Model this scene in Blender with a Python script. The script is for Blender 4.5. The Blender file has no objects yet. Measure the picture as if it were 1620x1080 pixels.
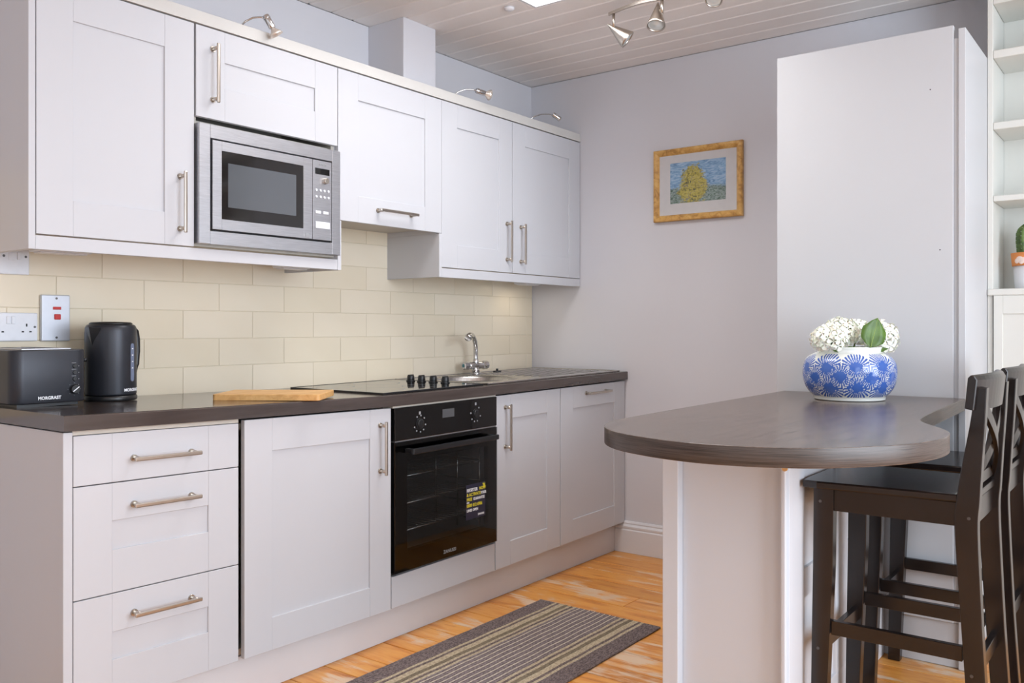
import bpy, bmesh, math, random
from mathutils import Vector, Matrix
random.seed(7)
R = math.radians
C = bpy.context.scene.collection
SC = bpy.context.scene

# ------------------------------------------------------------------ camera
F = 1376.36
cam_d = bpy.data.cameras.new('camera'); cam = bpy.data.objects.new('camera', cam_d); C.objects.link(cam)
cam.location = (2.8209, -3.828, 1.129)
cam.rotation_euler = (R(90), 0, R(36.81))
cam_d.sensor_width = 36; cam_d.lens = F / 1620 * 36
cam_d.shift_x = (810 - 830.23) / 1620
cam_d.shift_y = (518.58 - 540) / 1620
cam_d.clip_start = 0.05
SC.camera = cam

# ------------------------------------------------------------------ exposure, world, lights
SC.view_settings.view_transform = 'Standard'
SC.view_settings.look = 'None'
SC.view_settings.gamma = 1.0
SC.view_settings.exposure = 0.05
SC.view_settings.use_curve_mapping = False
w = bpy.data.worlds.new('world'); SC.world = w; w.use_nodes = True
w.node_tree.nodes['Background'].inputs[0].default_value = (0.75, 0.86, 1.0, 1)
w.node_tree.nodes['Background'].inputs[1].default_value = 1.0


def area(name, loc, rot, sx, sy, power, col):
    d = bpy.data.lights.new(name, 'AREA'); d.shape = 'RECTANGLE'; d.size = sx; d.size_y = sy
    d.energy = power; d.color = col
    o = bpy.data.objects.new(name, d); C.objects.link(o); o.location = loc; o.rotation_euler = rot
    return o


area('window_daylight', (4.60, -2.10, 1.465), (0, R(90), 0), 1.78, 2.0, 100, (0.80, 0.89, 1.0))
area('rear_fill_light', (2.6, -6.18, 1.55), (R(90), 0, 0), 2.4, 1.4, 3, (1, .97, .93))  # added fill light from behind the camera, no known source there
area('skylight_daylight', (1.122, -1.42, 2.94), (0, 0, 0), 0.79, 0.93, 31, (1.0, 0.97, 0.93))
area('side_fill_light', (4.60, -4.55, 1.465), (0, R(90), 0), 1.78, 1.5, 25, (0.90, 0.96, 1.0))  # added second side light to brighten the unit fronts


# ------------------------------------------------------------------ materials
def lin(c):
    c /= 255.0
    return c / 12.92 if c <= 0.04045 else ((c + 0.055) / 1.055) ** 2.4


def rgb(r, g, b):
    return (lin(r), lin(g), lin(b), 1)


class M:
    def __init__(s, name):
        s.m = bpy.data.materials.new(name); s.m.use_nodes = True
        s.n = s.m.node_tree.nodes; s.l = s.m.node_tree.links
        s.b = s.n['Principled BSDF']

    def node(s, t, **k):
        x = s.n.new(t)
        for a, v in k.items():
            setattr(x, a, v)
        return x

    def coord(s, scale=(1, 1, 1), kind='Object'):
        tc = s.node('ShaderNodeTexCoord'); mp = s.node('ShaderNodeMapping')
        mp.inputs['Scale'].default_value = scale
        s.l.new(tc.outputs[kind], mp.inputs[0])
        return mp.outputs[0]

    def noise(s, vec, scale, detail=3, rough=.5, dist=0):
        x = s.node('ShaderNodeTexNoise'); x.inputs['Scale'].default_value = scale
        x.inputs['Detail'].default_value = detail; x.inputs['Roughness'].default_value = rough
        x.inputs['Distortion'].default_value = dist
        s.l.new(vec, x.inputs['Vector'])
        return x.outputs[0]

    def ramp(s, fac, stops, interp='LINEAR'):
        x = s.node('ShaderNodeValToRGB'); x.color_ramp.interpolation = interp
        e = x.color_ramp.elements
        e[0].position, e[0].color = stops[0][0], stops[0][1]
        e[1].position, e[1].color = stops[-1][0], stops[-1][1]
        for p, c in stops[1:-1]:
            q = e.new(p); q.color = c
        s.l.new(fac, x.inputs[0])
        return x.outputs[0]

    def mix(s, fac, a, b, mode='MIX'):
        x = s.node('ShaderNodeMix', data_type='RGBA', blend_type=mode)
        for sock, v in ((x.inputs[0], fac), (x.inputs[6], a), (x.inputs[7], b)):
            if isinstance(v, (int, float, tuple)):
                sock.default_value = v
            else:
                s.l.new(v, sock)
        return x.outputs[2]

    def bump(s, h, strength=.2, dist=.002):
        x = s.node('ShaderNodeBump'); x.inputs['Strength'].default_value = strength
        x.inputs['Distance'].default_value = dist
        s.l.new(h, x.inputs['Height']); s.l.new(x.outputs[0], s.b.inputs['Normal'])

    def set(s, col=None, rough=None, metal=None, **k):
        if col is not None:
            if isinstance(col, tuple):
                s.b.inputs['Base Color'].default_value = col
            else:
                s.l.new(col, s.b.inputs['Base Color'])
        if rough is not None:
            if isinstance(rough, (int, float)):
                s.b.inputs['Roughness'].default_value = rough
            else:
                s.l.new(rough, s.b.inputs['Roughness'])
        if metal is not None:
            s.b.inputs['Metallic'].default_value = metal
        for a, v in k.items():
            s.b.inputs[a.replace('_', ' ')].default_value = v
        return s.m


def paint(name, c, rough=.5, var=.03, scale=6, bump=.06, bscale=180):
    m = M(name); v = m.coord()
    n = m.noise(v, scale, 3)
    d = tuple(x * (1 - var) for x in c[:3]) + (1,); u = tuple(min(1, x * (1 + var)) for x in c[:3]) + (1,)
    col = m.ramp(n, [(.3, d), (.7, u)])
    m.bump(m.noise(v, bscale, 2), bump, .001)
    return m.set(col, rough)


def plain(name, c, rough=.5, metal=0, **k):
    m = M(name)
    n = m.noise(m.coord(), 40, 2)
    d = tuple(x * .96 for x in c[:3]) + (1,)
    return m.set(m.ramp(n, [(.35, d), (.65, c)]), rough, metal, **k)


m_wall = paint('wall_paint', rgb(210, 209, 214), .75, .015, 2)
m_ceil = paint('ceiling_paint', rgb(236, 230, 226), .55, .02, 4)
m_pale = paint('bounce_wall_paint', rgb(240, 239, 238), .8, .01, 2)  # unseen walls made near white to bounce more light into the room
m_white = paint('white_gloss_paint', rgb(222, 222, 226), .3, .01, 4, .02)
m_cab = paint('cabinet_foil', rgb(199, 200, 205), .42, .008, 3, .03, 260)
m_cream = paint('cornice_paint', rgb(206, 204, 200), .45, .01, 3)
m_carc = paint('carcass_melamine', rgb(196, 190, 180), .5, .01, 3)
m_island = paint('island_paint', rgb(217, 222, 230), .4, .012, 3, .04)
m_shelf = paint('shelf_paint', rgb(214, 214, 208), .45, .01, 3)
m_tall = paint('tall_unit_foil', rgb(193, 194, 197), .42, .008, 3, .03)
m_plinth = paint('plinth_foil', rgb(214, 214, 218), .5, .01, 4)
m_gap = plain('dark_gap', rgb(40, 36, 34), .8)
m_grout = paint('tile_grout', rgb(224, 213, 190), .85, .03, 30)
m_black = plain('black_plastic', rgb(26, 27, 30), .35)
m_blackg = plain('black_glass', rgb(7, 7, 9), .05, 0, Specular_IOR_Level=.6)
m_hobglass = plain('hob_glass', rgb(9, 9, 10), .04, 0, IOR=2.1)
m_satin = plain('satin_black', rgb(48, 50, 57), .38, .35)
m_chrome = plain('chrome', rgb(205, 205, 206), .08, 1)
m_nickel = plain('brushed_nickel', rgb(196, 188, 178), .28, 1)
m_bolt = plain('dark_bolt', rgb(92, 90, 90), .35, .6)
m_plastic = plain('white_plastic', rgb(226, 229, 236), .3)
m_red = plain('red_rocker', rgb(196, 30, 26), .35)
m_darkhole = plain('socket_slot', rgb(25, 25, 28), .6)
m_letter = plain('white_lettering', rgb(235, 236, 240), .5)
m_grey = plain('grey_print', rgb(150, 152, 156), .5)
m_yellow = plain('yellow_print', rgb(222, 208, 52), .5)
m_navy = plain('navy_print', rgb(34, 36, 60), .4)


def steel():
    m = M('brushed_steel'); v = m.coord((1, 2, 90))
    n = m.noise(v, 9, 3)
    col = m.ramp(n, [(.3, rgb(188, 189, 194)), (.7, rgb(210, 211, 216))])
    return m.set(col, .36, 1)


m_steel = steel()


def steel_sink():
    m = M('sink_steel'); v = m.coord((30, 3, 3)); n = m.noise(v, 8, 2)
    return m.set(m.ramp(n, [(.3, rgb(176, 174, 172)), (.7, rgb(200, 198, 195))]), .27, 1)


m_sink = steel_sink()


def tile_mat():
    m = M('cream_tile'); oi = m.node('ShaderNodeObjectInfo')
    base = m.ramp(oi.outputs['Random'], [(0, rgb(228, 216, 192)), (1, rgb(233, 222, 202))])
    n = m.noise(m.coord(), 5, 2)
    col = m.mix(.25, base, m.ramp(n, [(.3, rgb(226, 214, 190)), (.7, rgb(235, 226, 206))]))
    m.bump(m.noise(m.coord(), 9, 2), .15, .004)
    return m.set(col, .22)


m_tile = tile_mat()


def wood(name, cols, stretch, scale, rough, bump=.15, pale=None, rnd=False, dist=.6):
    m = M(name)
    tc = m.node('ShaderNodeTexCoord'); src = tc.outputs['Object']
    if rnd:
        oi = m.node('ShaderNodeObjectInfo'); ad = m.node('ShaderNodeVectorMath', operation='ADD')
        cb = m.node('ShaderNodeCombineXYZ'); mu = m.node('ShaderNodeMath', operation='MULTIPLY'); mu.inputs[1].default_value = 37
        m.l.new(oi.outputs['Random'], mu.inputs[0]); m.l.new(mu.outputs[0], cb.inputs[2]); m.l.new(mu.outputs[0], cb.inputs[0])
        m.l.new(src, ad.inputs[0]); m.l.new(cb.outputs[0], ad.inputs[1]); src = ad.outputs[0]
    mp = m.node('ShaderNodeMapping'); mp.inputs['Scale'].default_value = stretch; m.l.new(src, mp.inputs[0]); v = mp.outputs[0]
    n = m.noise(v, scale, 6, .62, dist)
    k = len(cols)
    col = m.ramp(n, [(.28 + .44 * i / (k - 1), c) for i, c in enumerate(cols)])
    if rnd:
        t = m.ramp(oi.outputs['Random'], [(0, (.72, .66, .60, 1)), (.25, (1.0, .93, .80, 1)), (.5, (.86, .80, .78, 1)), (.75, (1.0, 1.0, 1.05, 1)), (1, (.92, .86, .74, 1))])
        col = m.mix(1.0, col, t, 'MULTIPLY')
    if pale:
        q = m.noise(mp.outputs[0], scale * .55, 8, .75, .4)
        q2 = m.noise(src, 3.2, 3, .6)
        mm = m.node('ShaderNodeMath', operation='MULTIPLY'); m.l.new(q, mm.inputs[0]); m.l.new(q2, mm.inputs[1])
        if rnd:   # some boards are more worn than others
            wr = m.node('ShaderNodeMath', operation='FRACT'); w5 = m.node('ShaderNodeMath', operation='MULTIPLY'); w5.inputs[1].default_value = 7.3
            m.l.new(oi.outputs['Random'], w5.inputs[0]); m.l.new(w5.outputs[0], wr.inputs[0])
            w6 = m.node('ShaderNodeMath', operation='MULTIPLY_ADD'); w6.inputs[1].default_value = .075; m.l.new(wr.outputs[0], w6.inputs[0]); m.l.new(mm.outputs[0], w6.inputs[2]); mm = w6
        f = m.ramp(mm.outputs[0], [(pale[1], (0, 0, 0, 1)), (pale[1] + .06, (.85, .85, .85, 1))])
        col = m.mix(f, col, pale[0])
    m.bump(n, bump, .002)
    return m.set(col, rough)


m_floor = wood('pine_floor', [rgb(184, 112, 44), rgb(222, 148, 66), rgb(234, 170, 88), rgb(212, 136, 56)], (1.2, 9, 6), 3.2, .34, .1,
               (rgb(222, 198, 172), .305), True)
m_bar = wood('grey_oak_laminate', [rgb(58, 48, 44), rgb(86, 74, 68), rgb(106, 93, 86), rgb(76, 65, 60)], (26, 2.2, 30), 2.4, .24, .12)
m_baredge = wood('grey_oak_edge', [rgb(34, 27, 24), rgb(62, 52, 46), rgb(84, 73, 67), rgb(46, 38, 34)], (2.2, 2.2, 150), 3.0, .38, .15)
m_top = wood('dark_worktop', [rgb(56, 47, 45), rgb(68, 59, 56), rgb(78, 68, 65)], (14, 1.2, 16), 2.0, .14, .03, dist=.15)
m_top.node_tree.nodes['Principled BSDF'].inputs['IOR'].default_value = 1.75
m_board = wood('bamboo_board', [rgb(196, 146, 86), rgb(216, 168, 106), rgb(226, 182, 122)], (14, 1.4, 14), 4, .45, .05)
m_stool = wood('black_brown_stain', [rgb(18, 13, 13), rgb(25, 19, 18), rgb(32, 25, 24)], (3, 3, 3), 5, .24, .04)
m_stool.node_tree.nodes['Principled BSDF'].inputs['IOR'].default_value = 1.55
m_gold = wood('gilt_frame', [rgb(150, 104, 44), rgb(205, 158, 86), rgb(226, 186, 118)], (8, 8, 8), 4, .35, .1)
m_pine = plain('raw_pine', rgb(226, 180, 120), .6)


def glass_tint(name, tint, refl=.12, rough=.02):
    m = bpy.data.materials.new(name); m.use_nodes = True; n = m.node_tree.nodes; l = m.node_tree.links
    n.clear()
    out = n.new('ShaderNodeOutputMaterial'); t = n.new('ShaderNodeBsdfTransparent'); g = n.new('ShaderNodeBsdfGlossy')
    t.inputs[0].default_value = tint; g.inputs['Roughness'].default_value = rough; g.inputs[0].default_value = (.9, .95, 1, 1)
    fr = n.new('ShaderNodeLayerWeight'); fr.inputs[0].default_value = .5
    pw = n.new('ShaderNodeMath'); pw.operation = 'POWER'; pw.inputs[1].default_value = 4.0; l.new(fr.outputs['Facing'], pw.inputs[0])
    mx = n.new('ShaderNodeMixShader'); a = n.new('ShaderNodeMath'); a.operation = 'ADD'; a.inputs[1].default_value = refl; a.use_clamp = True
    l.new(pw.outputs[0], a.inputs[0]); l.new(a.outputs[0], mx.inputs[0]); l.new(t.outputs[0], mx.inputs[1]); l.new(g.outputs[0], mx.inputs[2])
    l.new(mx.outputs[0], out.inputs[0])
    return m


m_ovglass = glass_tint('oven_door_glass', (.62, .62, .62, 1), .02)
m_clear = glass_tint('clear_glass', (.97, .98, .98, 1), .02)


# ------------------------------------------------------------------ geometry helpers
def sag(y):
    P = [(-9, 0), (-2.78, 0), (-2.27, -.010), (-1.64, -.019), (-1.05, -.013), (-.58, -.007), (0, 0), (9, 0)]
    for (a, fa), (b, fb) in zip(P, P[1:]):
        if a <= y <= b:
            return fa + (fb - fa) * (y - a) / (b - a)
    return 0


class G:
    def __init__(s):
        s.bm = bmesh.new()

    def _grab(s, n0):
        s.bm.verts.ensure_lookup_table()
        return s.bm.verts[n0:]

    def merge(s, other, mat=0):
        me = bpy.data.meshes.new('t'); other.to_mesh(me); n0f = len(s.bm.faces)
        s.bm.from_mesh(me); bpy.data.meshes.remove(me); other.free()
        s.bm.faces.ensure_lookup_table()
        for f in s.bm.faces[n0f:]:
            f.material_index = mat

    def box(s, x0, x1, y0, y1, z0, z1, bev=0.0, mat=0, segs=1, rot=None, smooth=False):
        b = bmesh.new(); bmesh.ops.create_cube(b, size=1)
        bmesh.ops.scale(b, vec=(x1 - x0, y1 - y0, z1 - z0), verts=b.verts)
        if bev > 0:
            bmesh.ops.bevel(b, geom=list(b.edges), offset=min(bev, .49 * min(abs(x1 - x0), abs(y1 - y0), abs(z1 - z0))), segments=segs, profile=.5, affect='EDGES')
        if rot is not None:
            bmesh.ops.transform(b, matrix=rot, verts=b.verts)
        bmesh.ops.translate(b, vec=((x0 + x1) / 2, (y0 + y1) / 2, (z0 + z1) / 2), verts=b.verts)
        if smooth:
            for f in b.faces:
                f.smooth = True
        s.merge(b, mat); return s

    def cyl(s, a, b, r0, r1=None, n=16, mat=0, bev=0, smooth=True):
        a = Vector(a); b = Vector(b); r1 = r0 if r1 is None else r1
        q = bmesh.new(); d = b - a
        bmesh.ops.create_cone(q, cap_ends=True, segments=n, radius1=r0, radius2=r1, depth=d.length)
        if bev:
            ed = [e for e in q.edges if abs(e.verts[0].co.z - e.verts[1].co.z) < 1e-6]
            bmesh.ops.bevel(q, geom=ed, offset=bev, segments=2, profile=.5, affect='EDGES')
        for f in q.faces:
            f.smooth = smooth and len(f.verts) == 4
        bmesh.ops.transform(q, matrix=Matrix.Translation((a + b) / 2) @ d.to_track_quat('Z', 'Y').to_matrix().to_4x4(), verts=q.verts)
        s.merge(q, mat); return s

    def tube(s, pts, r, n=10, mat=0, cap=True):
        pts = [Vector(p) for p in pts]; q = bmesh.new(); rings = []
        rs = r if isinstance(r, (list, tuple)) else [r] * len(pts)
        up = Vector((0.13, .21, .97))
        for i, p in enumerate(pts):
            t = (pts[min(i + 1, len(pts) - 1)] - pts[max(i - 1, 0)]).normalized()
            u = t.cross(up)
            if u.length < .1:
                u = t.cross(Vector((1, 0, 0)))
            u.normalize(); v = t.cross(u)
            rings.append([q.verts.new(p + rs[i] * (math.cos(2 * math.pi * k / n) * u + math.sin(2 * math.pi * k / n) * v)) for k in range(n)])
        for a, b in zip(rings, rings[1:]):
            for k in range(n):
                f = q.faces.new((a[k], a[(k + 1) % n], b[(k + 1) % n], b[k])); f.smooth = True
        if cap:
            q.faces.new(rings[0][::-1]); q.faces.new(rings[-1])
        bmesh.ops.recalc_face_normals(q, faces=q.faces)
        s.merge(q, mat); return s

    def lathe(s, prof, c=(0, 0, 0), n=32, mat=0, sx=1, sy=1, mtx=None, smooth=True):
        q = bmesh.new(); rings = []
        for r, z in prof:
            if r < 1e-6:
                rings.append([q.verts.new((0, 0, z))])
            else:
                rings.append([q.verts.new((r * sx * math.cos(2 * math.pi * k / n), r * sy * math.sin(2 * math.pi * k / n), z)) for k in range(n)])
        for a, b in zip(rings, rings[1:]):
            for k in range(n):
                j = (k + 1) % n
                if len(a) == 1 and len(b) == 1:
                    continue
                if len(a) == 1:
                    f = q.faces.new((a[0], b[j], b[k]))
                elif len(b) == 1:
                    f = q.faces.new((a[k], a[j], b[0]))
                else:
                    f = q.faces.new((a[k], a[j], b[j], b[k]))
                f.smooth = smooth
        bmesh.ops.recalc_face_normals(q, faces=q.faces)
        if mtx is not None:
            bmesh.ops.transform(q, matrix=mtx, verts=q.verts)
        bmesh.ops.translate(q, vec=c, verts=q.verts)
        s.merge(q, mat); return s

    def prism(s, poly, z0, z1, mat=0, bev=0, sidemat=None, axis='z', smooth_side=False):
        """poly in (a,b), extruded along axis. axis z:(x,y); y:(x,z); x:(y,z)"""
        q = bmesh.new()
        def put(a, b, h):
            return {'z': (a, b, h), 'y': (a, h, b), 'x': (h, a, b)}[axis]
        A = [q.verts.new(put(a, b, z0)) for a, b in poly]; B = [q.verts.new(put(a, b, z1)) for a, b in poly]
        fa = q.faces.new(A); fb = q.faces.new(B); n = len(poly)
        side = []
        for k in range(n):
            f = q.faces.new((A[k], A[(k + 1) % n], B[(k + 1) % n], B[k])); side.append(f)
            f.smooth = smooth_side
        bmesh.ops.recalc_face_normals(q, faces=q.faces)
        for f in q.faces:
            f.material_index = mat
        if sidemat is not None:
            for f in side:
                f.material_index = sidemat
        if bev:
            ed = list(set(fa.edges) | set(fb.edges))
            bmesh.ops.bevel(q, geom=ed, offset=bev, segments=2, profile=.5, affect='EDGES')
        me = bpy.data.meshes.new('t'); q.to_mesh(me); s.bm.from_mesh(me); bpy.data.meshes.remove(me); q.free()
        return s


def obj(name, g, mat, parent=None, sagf=False, label=None, loc=None):
    bm = g.bm if isinstance(g, G) else g
    off = Vector((0, 0, 0))
    if parent is not None:
        off = Vector(parent['_o'])
    elif loc is not None:
        off = Vector(loc)
    if sagf:
        for v in bm.verts:
            if v.co.z > .05:
                v.co.z += sag(v.co.y)
    if off.length:
        bmesh.ops.translate(bm, vec=-off, verts=bm.verts)
    me = bpy.data.meshes.new(name); bm.to_mesh(me); bm.free()
    for m in (mat if isinstance(mat, (list, tuple)) else [mat]):
        me.materials.append(m)
    o = bpy.data.objects.new(name, me); C.objects.link(o)
    if parent is not None:
        o.parent = parent
    else:
        o.location = off
    o['_o'] = tuple(off)
    if label:
        o['label'] = label
    return o


def thing(name, label, cat, loc, group=None):
    o = bpy.data.objects.new(name, None); C.objects.link(o); o.location = loc; o.empty_display_size = .05
    o['_o'] = tuple(loc); o['label'] = label; o['category'] = cat
    if group:
        o['group'] = group
    return o


def tag(o, label, cat, group=None):
    o['label'] = label; o['category'] = cat
    if group:
        o['group'] = group
    return o


def struct(o):
    o['kind'] = 'structure'; return o


def dup(o, parent=None, loc=None, name=None):
    c = o.copy(); C.objects.link(c)
    if parent is not None:
        c.parent = parent
    if loc is not None:
        c.location = loc
    for ch in list(o.children):
        dup(ch, c)
    return c


def text(name, body, size, mat, parent, mtx, label=None, extr=.0004, align='CENTER', sx=1.0, bold=0.0):
    cu = bpy.data.curves.new(name, 'FONT'); cu.body = body; cu.size = size; cu.extrude = extr; cu.align_x = align; cu.offset = bold
    cu.resolution_u = 3
    t = bpy.data.objects.new(name + '_t', cu); C.objects.link(t)
    dg = bpy.context.evaluated_depsgraph_get(); dg.update()
    me = bpy.data.meshes.new_from_object(t.evaluated_get(dg)); bpy.data.objects.remove(t); bpy.data.curves.remove(cu)
    me.transform(mtx @ Matrix.Diagonal((sx, 1, 1, 1))); me.transform(Matrix.Translation(-Vector(parent['_o'])))
    me.materials.clear(); me.materials.append(mat)
    o = bpy.data.objects.new(name, me); C.objects.link(o); o.parent = parent; o['_o'] = parent['_o']
    if label:
        o['label'] = label
    return o


def facex(x, y, z):   # text on a surface facing +x: text right -> +y
    return Matrix.Translation((x, y, z)) @ Matrix(((0, 0, 1, 0), (1, 0, 0, 0), (0, 1, 0, 0), (0, 0, 0, 1)))


# ------------------------------------------------------------------ room shell
ZC = 2.442
XR, YF = 4.62, -6.2
WY0, WY1, WZ0, WZ1 = -3.15, -1.05, .55, 2.38       # window in right wall
struct(obj('floor', G().box(-.1, XR + .1, YF - .1, .1, -.06, -.012), m_gap))
fl = bpy.data.objects['floor']
# floor boards run along x
ys = [0.0, -.118, -.245, -.365, -.494, -.628, -.764, -.905, -1.052, -1.188, -1.326, -1.418, -1.509, -1.628, -1.766, -1.90]
while ys[-1] > -6.0:
    ys.append(ys[-1] - random.choice((.122, .13, .138, .145)))
for i, (a, b) in enumerate(zip(ys, ys[1:])):
    x = 0.0
    cuts = [0.0]
    x = .9 + 1.4 * ((i * .618) % 1)
    while x < XR:
        cuts.append(x); x += 1.5 + .6 * random.random()
    cuts.append(XR)
    for c0, c1 in zip(cuts, cuts[1:]):
        cx, cy = (c0 + c1) / 2, (a + b) / 2
        g = G().box(c0 + .0008 - cx, c1 - .0008 - cx, b + .0018 - cy, a - .0018 - cy, -.0119, -.0002 + random.uniform(-.0008, 0), .0014)
        o = obj('floor_board', g, m_floor); o.parent = fl; o.location = (cx, cy, 0)

struct(obj('wall_left', G().box(-.12, 0, YF, .12, 0, ZC), m_wall))
wl = bpy.data.objects['wall_left']
struct(obj('wall_back', G().box(0, XR + .1, 0, .12, 0, ZC), m_wall))
g = G()
g.box(XR, XR + .12, YF, -5.35, 0, ZC).box(XR, XR + .12, -3.75, WY0, 0, ZC).box(XR, XR + .12, WY1, .12, 0, ZC)
for a_, b_ in ((-5.35, -3.75), (WY0, WY1)):
    g.box(XR, XR + .12, a_, b_, 0, WZ0).box(XR, XR + .12, a_, b_, WZ1, ZC)
struct(obj('wall_right', g, m_pale))
g = G(); g.box(0, 1.3, YF - .12, YF, 0, ZC).box(3.9, XR, YF - .12, YF, 0, ZC).box(1.3, 3.9, YF - .12, YF, 0, .8).box(1.3, 3.9, YF - .12, YF, 2.3, ZC)
struct(obj('wall_front', g, m_pale))
# windows out of view; second side one and rear one added for fill light
g = G()
for y in (WY0, (WY0 + WY1) / 2 - .025, WY1 - .05):
    g.box(XR + .02, XR + .08, y, y + .05, WZ0, WZ1, .004)
for z in (WZ0, WZ1 - .05):
    g.box(XR + .02, XR + .08, WY0, WY1, z, z + .05, .004)
win = struct(obj('window_1', g, m_white))
obj('window_pane', G().box(XR + .045, XR + .05, WY0 + .05, WY1 - .05, WZ0 + .05, WZ1 - .05), m_clear, win)
g = G()
for y in (-5.35, -4.575, -3.80):
    g.box(XR + .02, XR + .08, y, y + .05, WZ0, WZ1, .004)
for z in (WZ0, WZ1 - .05):
    g.box(XR + .02, XR + .08, -5.35, -3.75, z, z + .05, .004)
win = struct(obj('fill_window_side', g, m_white))  # added window around the side fill light
obj('window_pane', G().box(XR + .045, XR + .05, -5.30, -3.80, WZ0 + .05, WZ1 - .05), m_clear, win)
g = G()
for x in (1.3, 2.575, 3.85):
    g.box(x, x + .05, YF - .08, YF - .02, .8, 2.3, .004)
for z in (.8, 2.25):
    g.box(1.3, 3.9, YF - .08, YF - .02, z, z + .05, .004)
win = struct(obj('fill_window_rear', g, m_white))  # added window around the rear fill light
obj('window_pane', G().box(1.35, 3.85, YF - .055, YF - .05, .85, 2.25), m_clear, win)

# ceiling with skylight; shaft deepened to keep its light off the upper doors
SX0, SX1, SY0, SY1 = .724, 1.52, -1.89, -.95
g = G(); zt = ZC + .012
hx0, hx1, hy0, hy1 = SX0 - .0125, SX1 + .0125, SY0 - .0125, SY1 + .0125
g.box(-.1, hx0, YF, .1, zt, zt + .1).box(hx1, XR + .1, YF, .1, zt, zt + .1).box(hx0, hx1, hy1, .1, zt, zt + .1).box(hx0, hx1, YF, hy0, zt, zt + .1)
ce = struct(obj('ceiling', g, m_ceil))
g = G(); t = .012
g.box(SX0 - t, SX0, SY0 - t, SY1 + t, ZC, ZC + .54).box(SX1, SX1 + t, SY0 - t, SY1 + t, ZC, ZC + .54)
g.box(SX0, SX1, SY0 - t, SY0, ZC, ZC + .54).box(SX0, SX1, SY1, SY1 + t, ZC, ZC + .54)
sk = struct(obj('window_3', g, m_white))
obj('window_pane', G().box(SX0, SX1, SY0, SY1, ZC + .515, ZC + .52), m_clear, sk)
# ceiling boards along x
bw = .1175; y = 0.0
while y > -3.4:
    y0, y1 = y - bw, y
    segs = [(0, XR)]
    if y0 < SY1 and y1 > SY0:
        segs = [(0, SX0 - t), (SX1 + t, XR)]
        if y1 > SY1 + t + .002:
            segs.append((SX0 - t + .001, SX1 + t - .001))
        elif y0 < SY0 - t - .002:
            segs.append((SX0 - t + .001, SX1 + t - .001))
    for i, (a, b) in enumerate(segs):
        yy0, yy1 = y0, y1
        if i == 2:
            if y1 > SY1 + t:
                yy0 = SY1 + t
            else:
                yy1 = SY0 - t
        cx, cy = (a + b) / 2, (yy0 + yy1) / 2
        g = G().box(a - cx, b - cx, yy0 + .0022 - cy, yy1 - .0022 - cy, 0, .0118, .005)
        o = obj('ceiling_board', g, m_ceil); o.parent = ce; o.location = (cx, cy, ZC)
    y -= bw
obj('ceiling_field', G().box(0, XR, YF, y, ZC, ZC + .0118), m_ceil, ce)

# boxed pipe riser on the left wall
struct(obj('trim_1', G().box(0, .213, -1.197, -.998, 2.10, ZC, .002), m_wall))
# skirting on back wall
prof = [(0, 0), (-.020, 0), (-.020, .112), (-.016, .118), (-.018, .124), (-.018, .132), (-.010, .142), (-.011, .148), (-.006, .157), (0, .157)]
g = G().prism(prof, .542, 1.632, axis='x')
struct(obj('baseboard_back', g, m_white))
struct(obj('baseboard_left', G().box(0, .018, YF, -2.80, 0, .15, .004), m_white))

# ------------------------------------------------------------------ wall tiles
tt = .0085
struct(obj('trim_2', G().box(0, .0061, -3.10, -.002, .86, 1.60), m_grout))
gr = bpy.data.objects['trim_2']
TL_, TH_ = .290, .1005
base = G().box(-.0, tt - .0062, -TL_ / 2 + .0008, TL_ / 2 - .0008, -TH_ / 2 + .0008, TH_ / 2 - .0008, .0010)
tile0 = None
for row in range(7):
    zc = .990 + TH_ * (row - 1) + TH_ / 2
    y = -.348 + TL_ + (0 if row % 2 == 0 else .145)
    # joints at y for even rows ( .89, 1.09, 1.29 ) : -.348 - k*.29 ; odd rows shifted by .145
    y = -.058 if row % 2 == 0 else -.203
    edges = [-.002]
    while y > -3.05:
        edges.append(y); y -= TL_
    for a, b in zip(edges, edges[1:]):
        L = a - b
        if L < .02:
            continue
        if abs(L - TL_) < .001:
            if tile0 is None:
                tile0 = obj('tile', base, m_tile); o = tile0
            else:
                o = tile0.copy(); C.objects.link(o)
        else:
            o = obj('tile', G().box(0, tt - .0062, -L / 2 + .0008, L / 2 - .0008, -TH_ / 2 + .0008, TH_ / 2 - .0008, .0010), m_tile)
        o.parent = gr; o.location = (.0062, (a + b) / 2, zc)

# ------------------------------------------------------------------ kitchen units
XD = .591; XDB = .573     # base door front / back
XU = .321; XUB = .303


def shaker(x0, x1, y0, y1, z0, z1, stile=.10, rail=.10, recess=True, bt=None):
    g = G(); rec = .006; b = .0009
    bt = rail if bt is None else bt
    g.box(x0, x1, y0, y0 + stile, z0, z1, b).box(x0, x1, y1 - stile, y1, z0, z1, b)
    if recess:
        g.box(x0, x1 - .0004, y0 + stile, y1 - stile, z0, z0 + bt, b).box(x0, x1 - .0004, y0 + stile, y1 - stile, z1 - rail, z1, b)
        g.box(x0, x1 - rec, y0 + stile - .002, y1 - stile + .002, z0 + bt - .002, z1 - rail + .002)
    else:
        g.box(x0, x1 - .0004, y0 + stile, y1 - stile, z0, z1, b)
    return g


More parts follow.
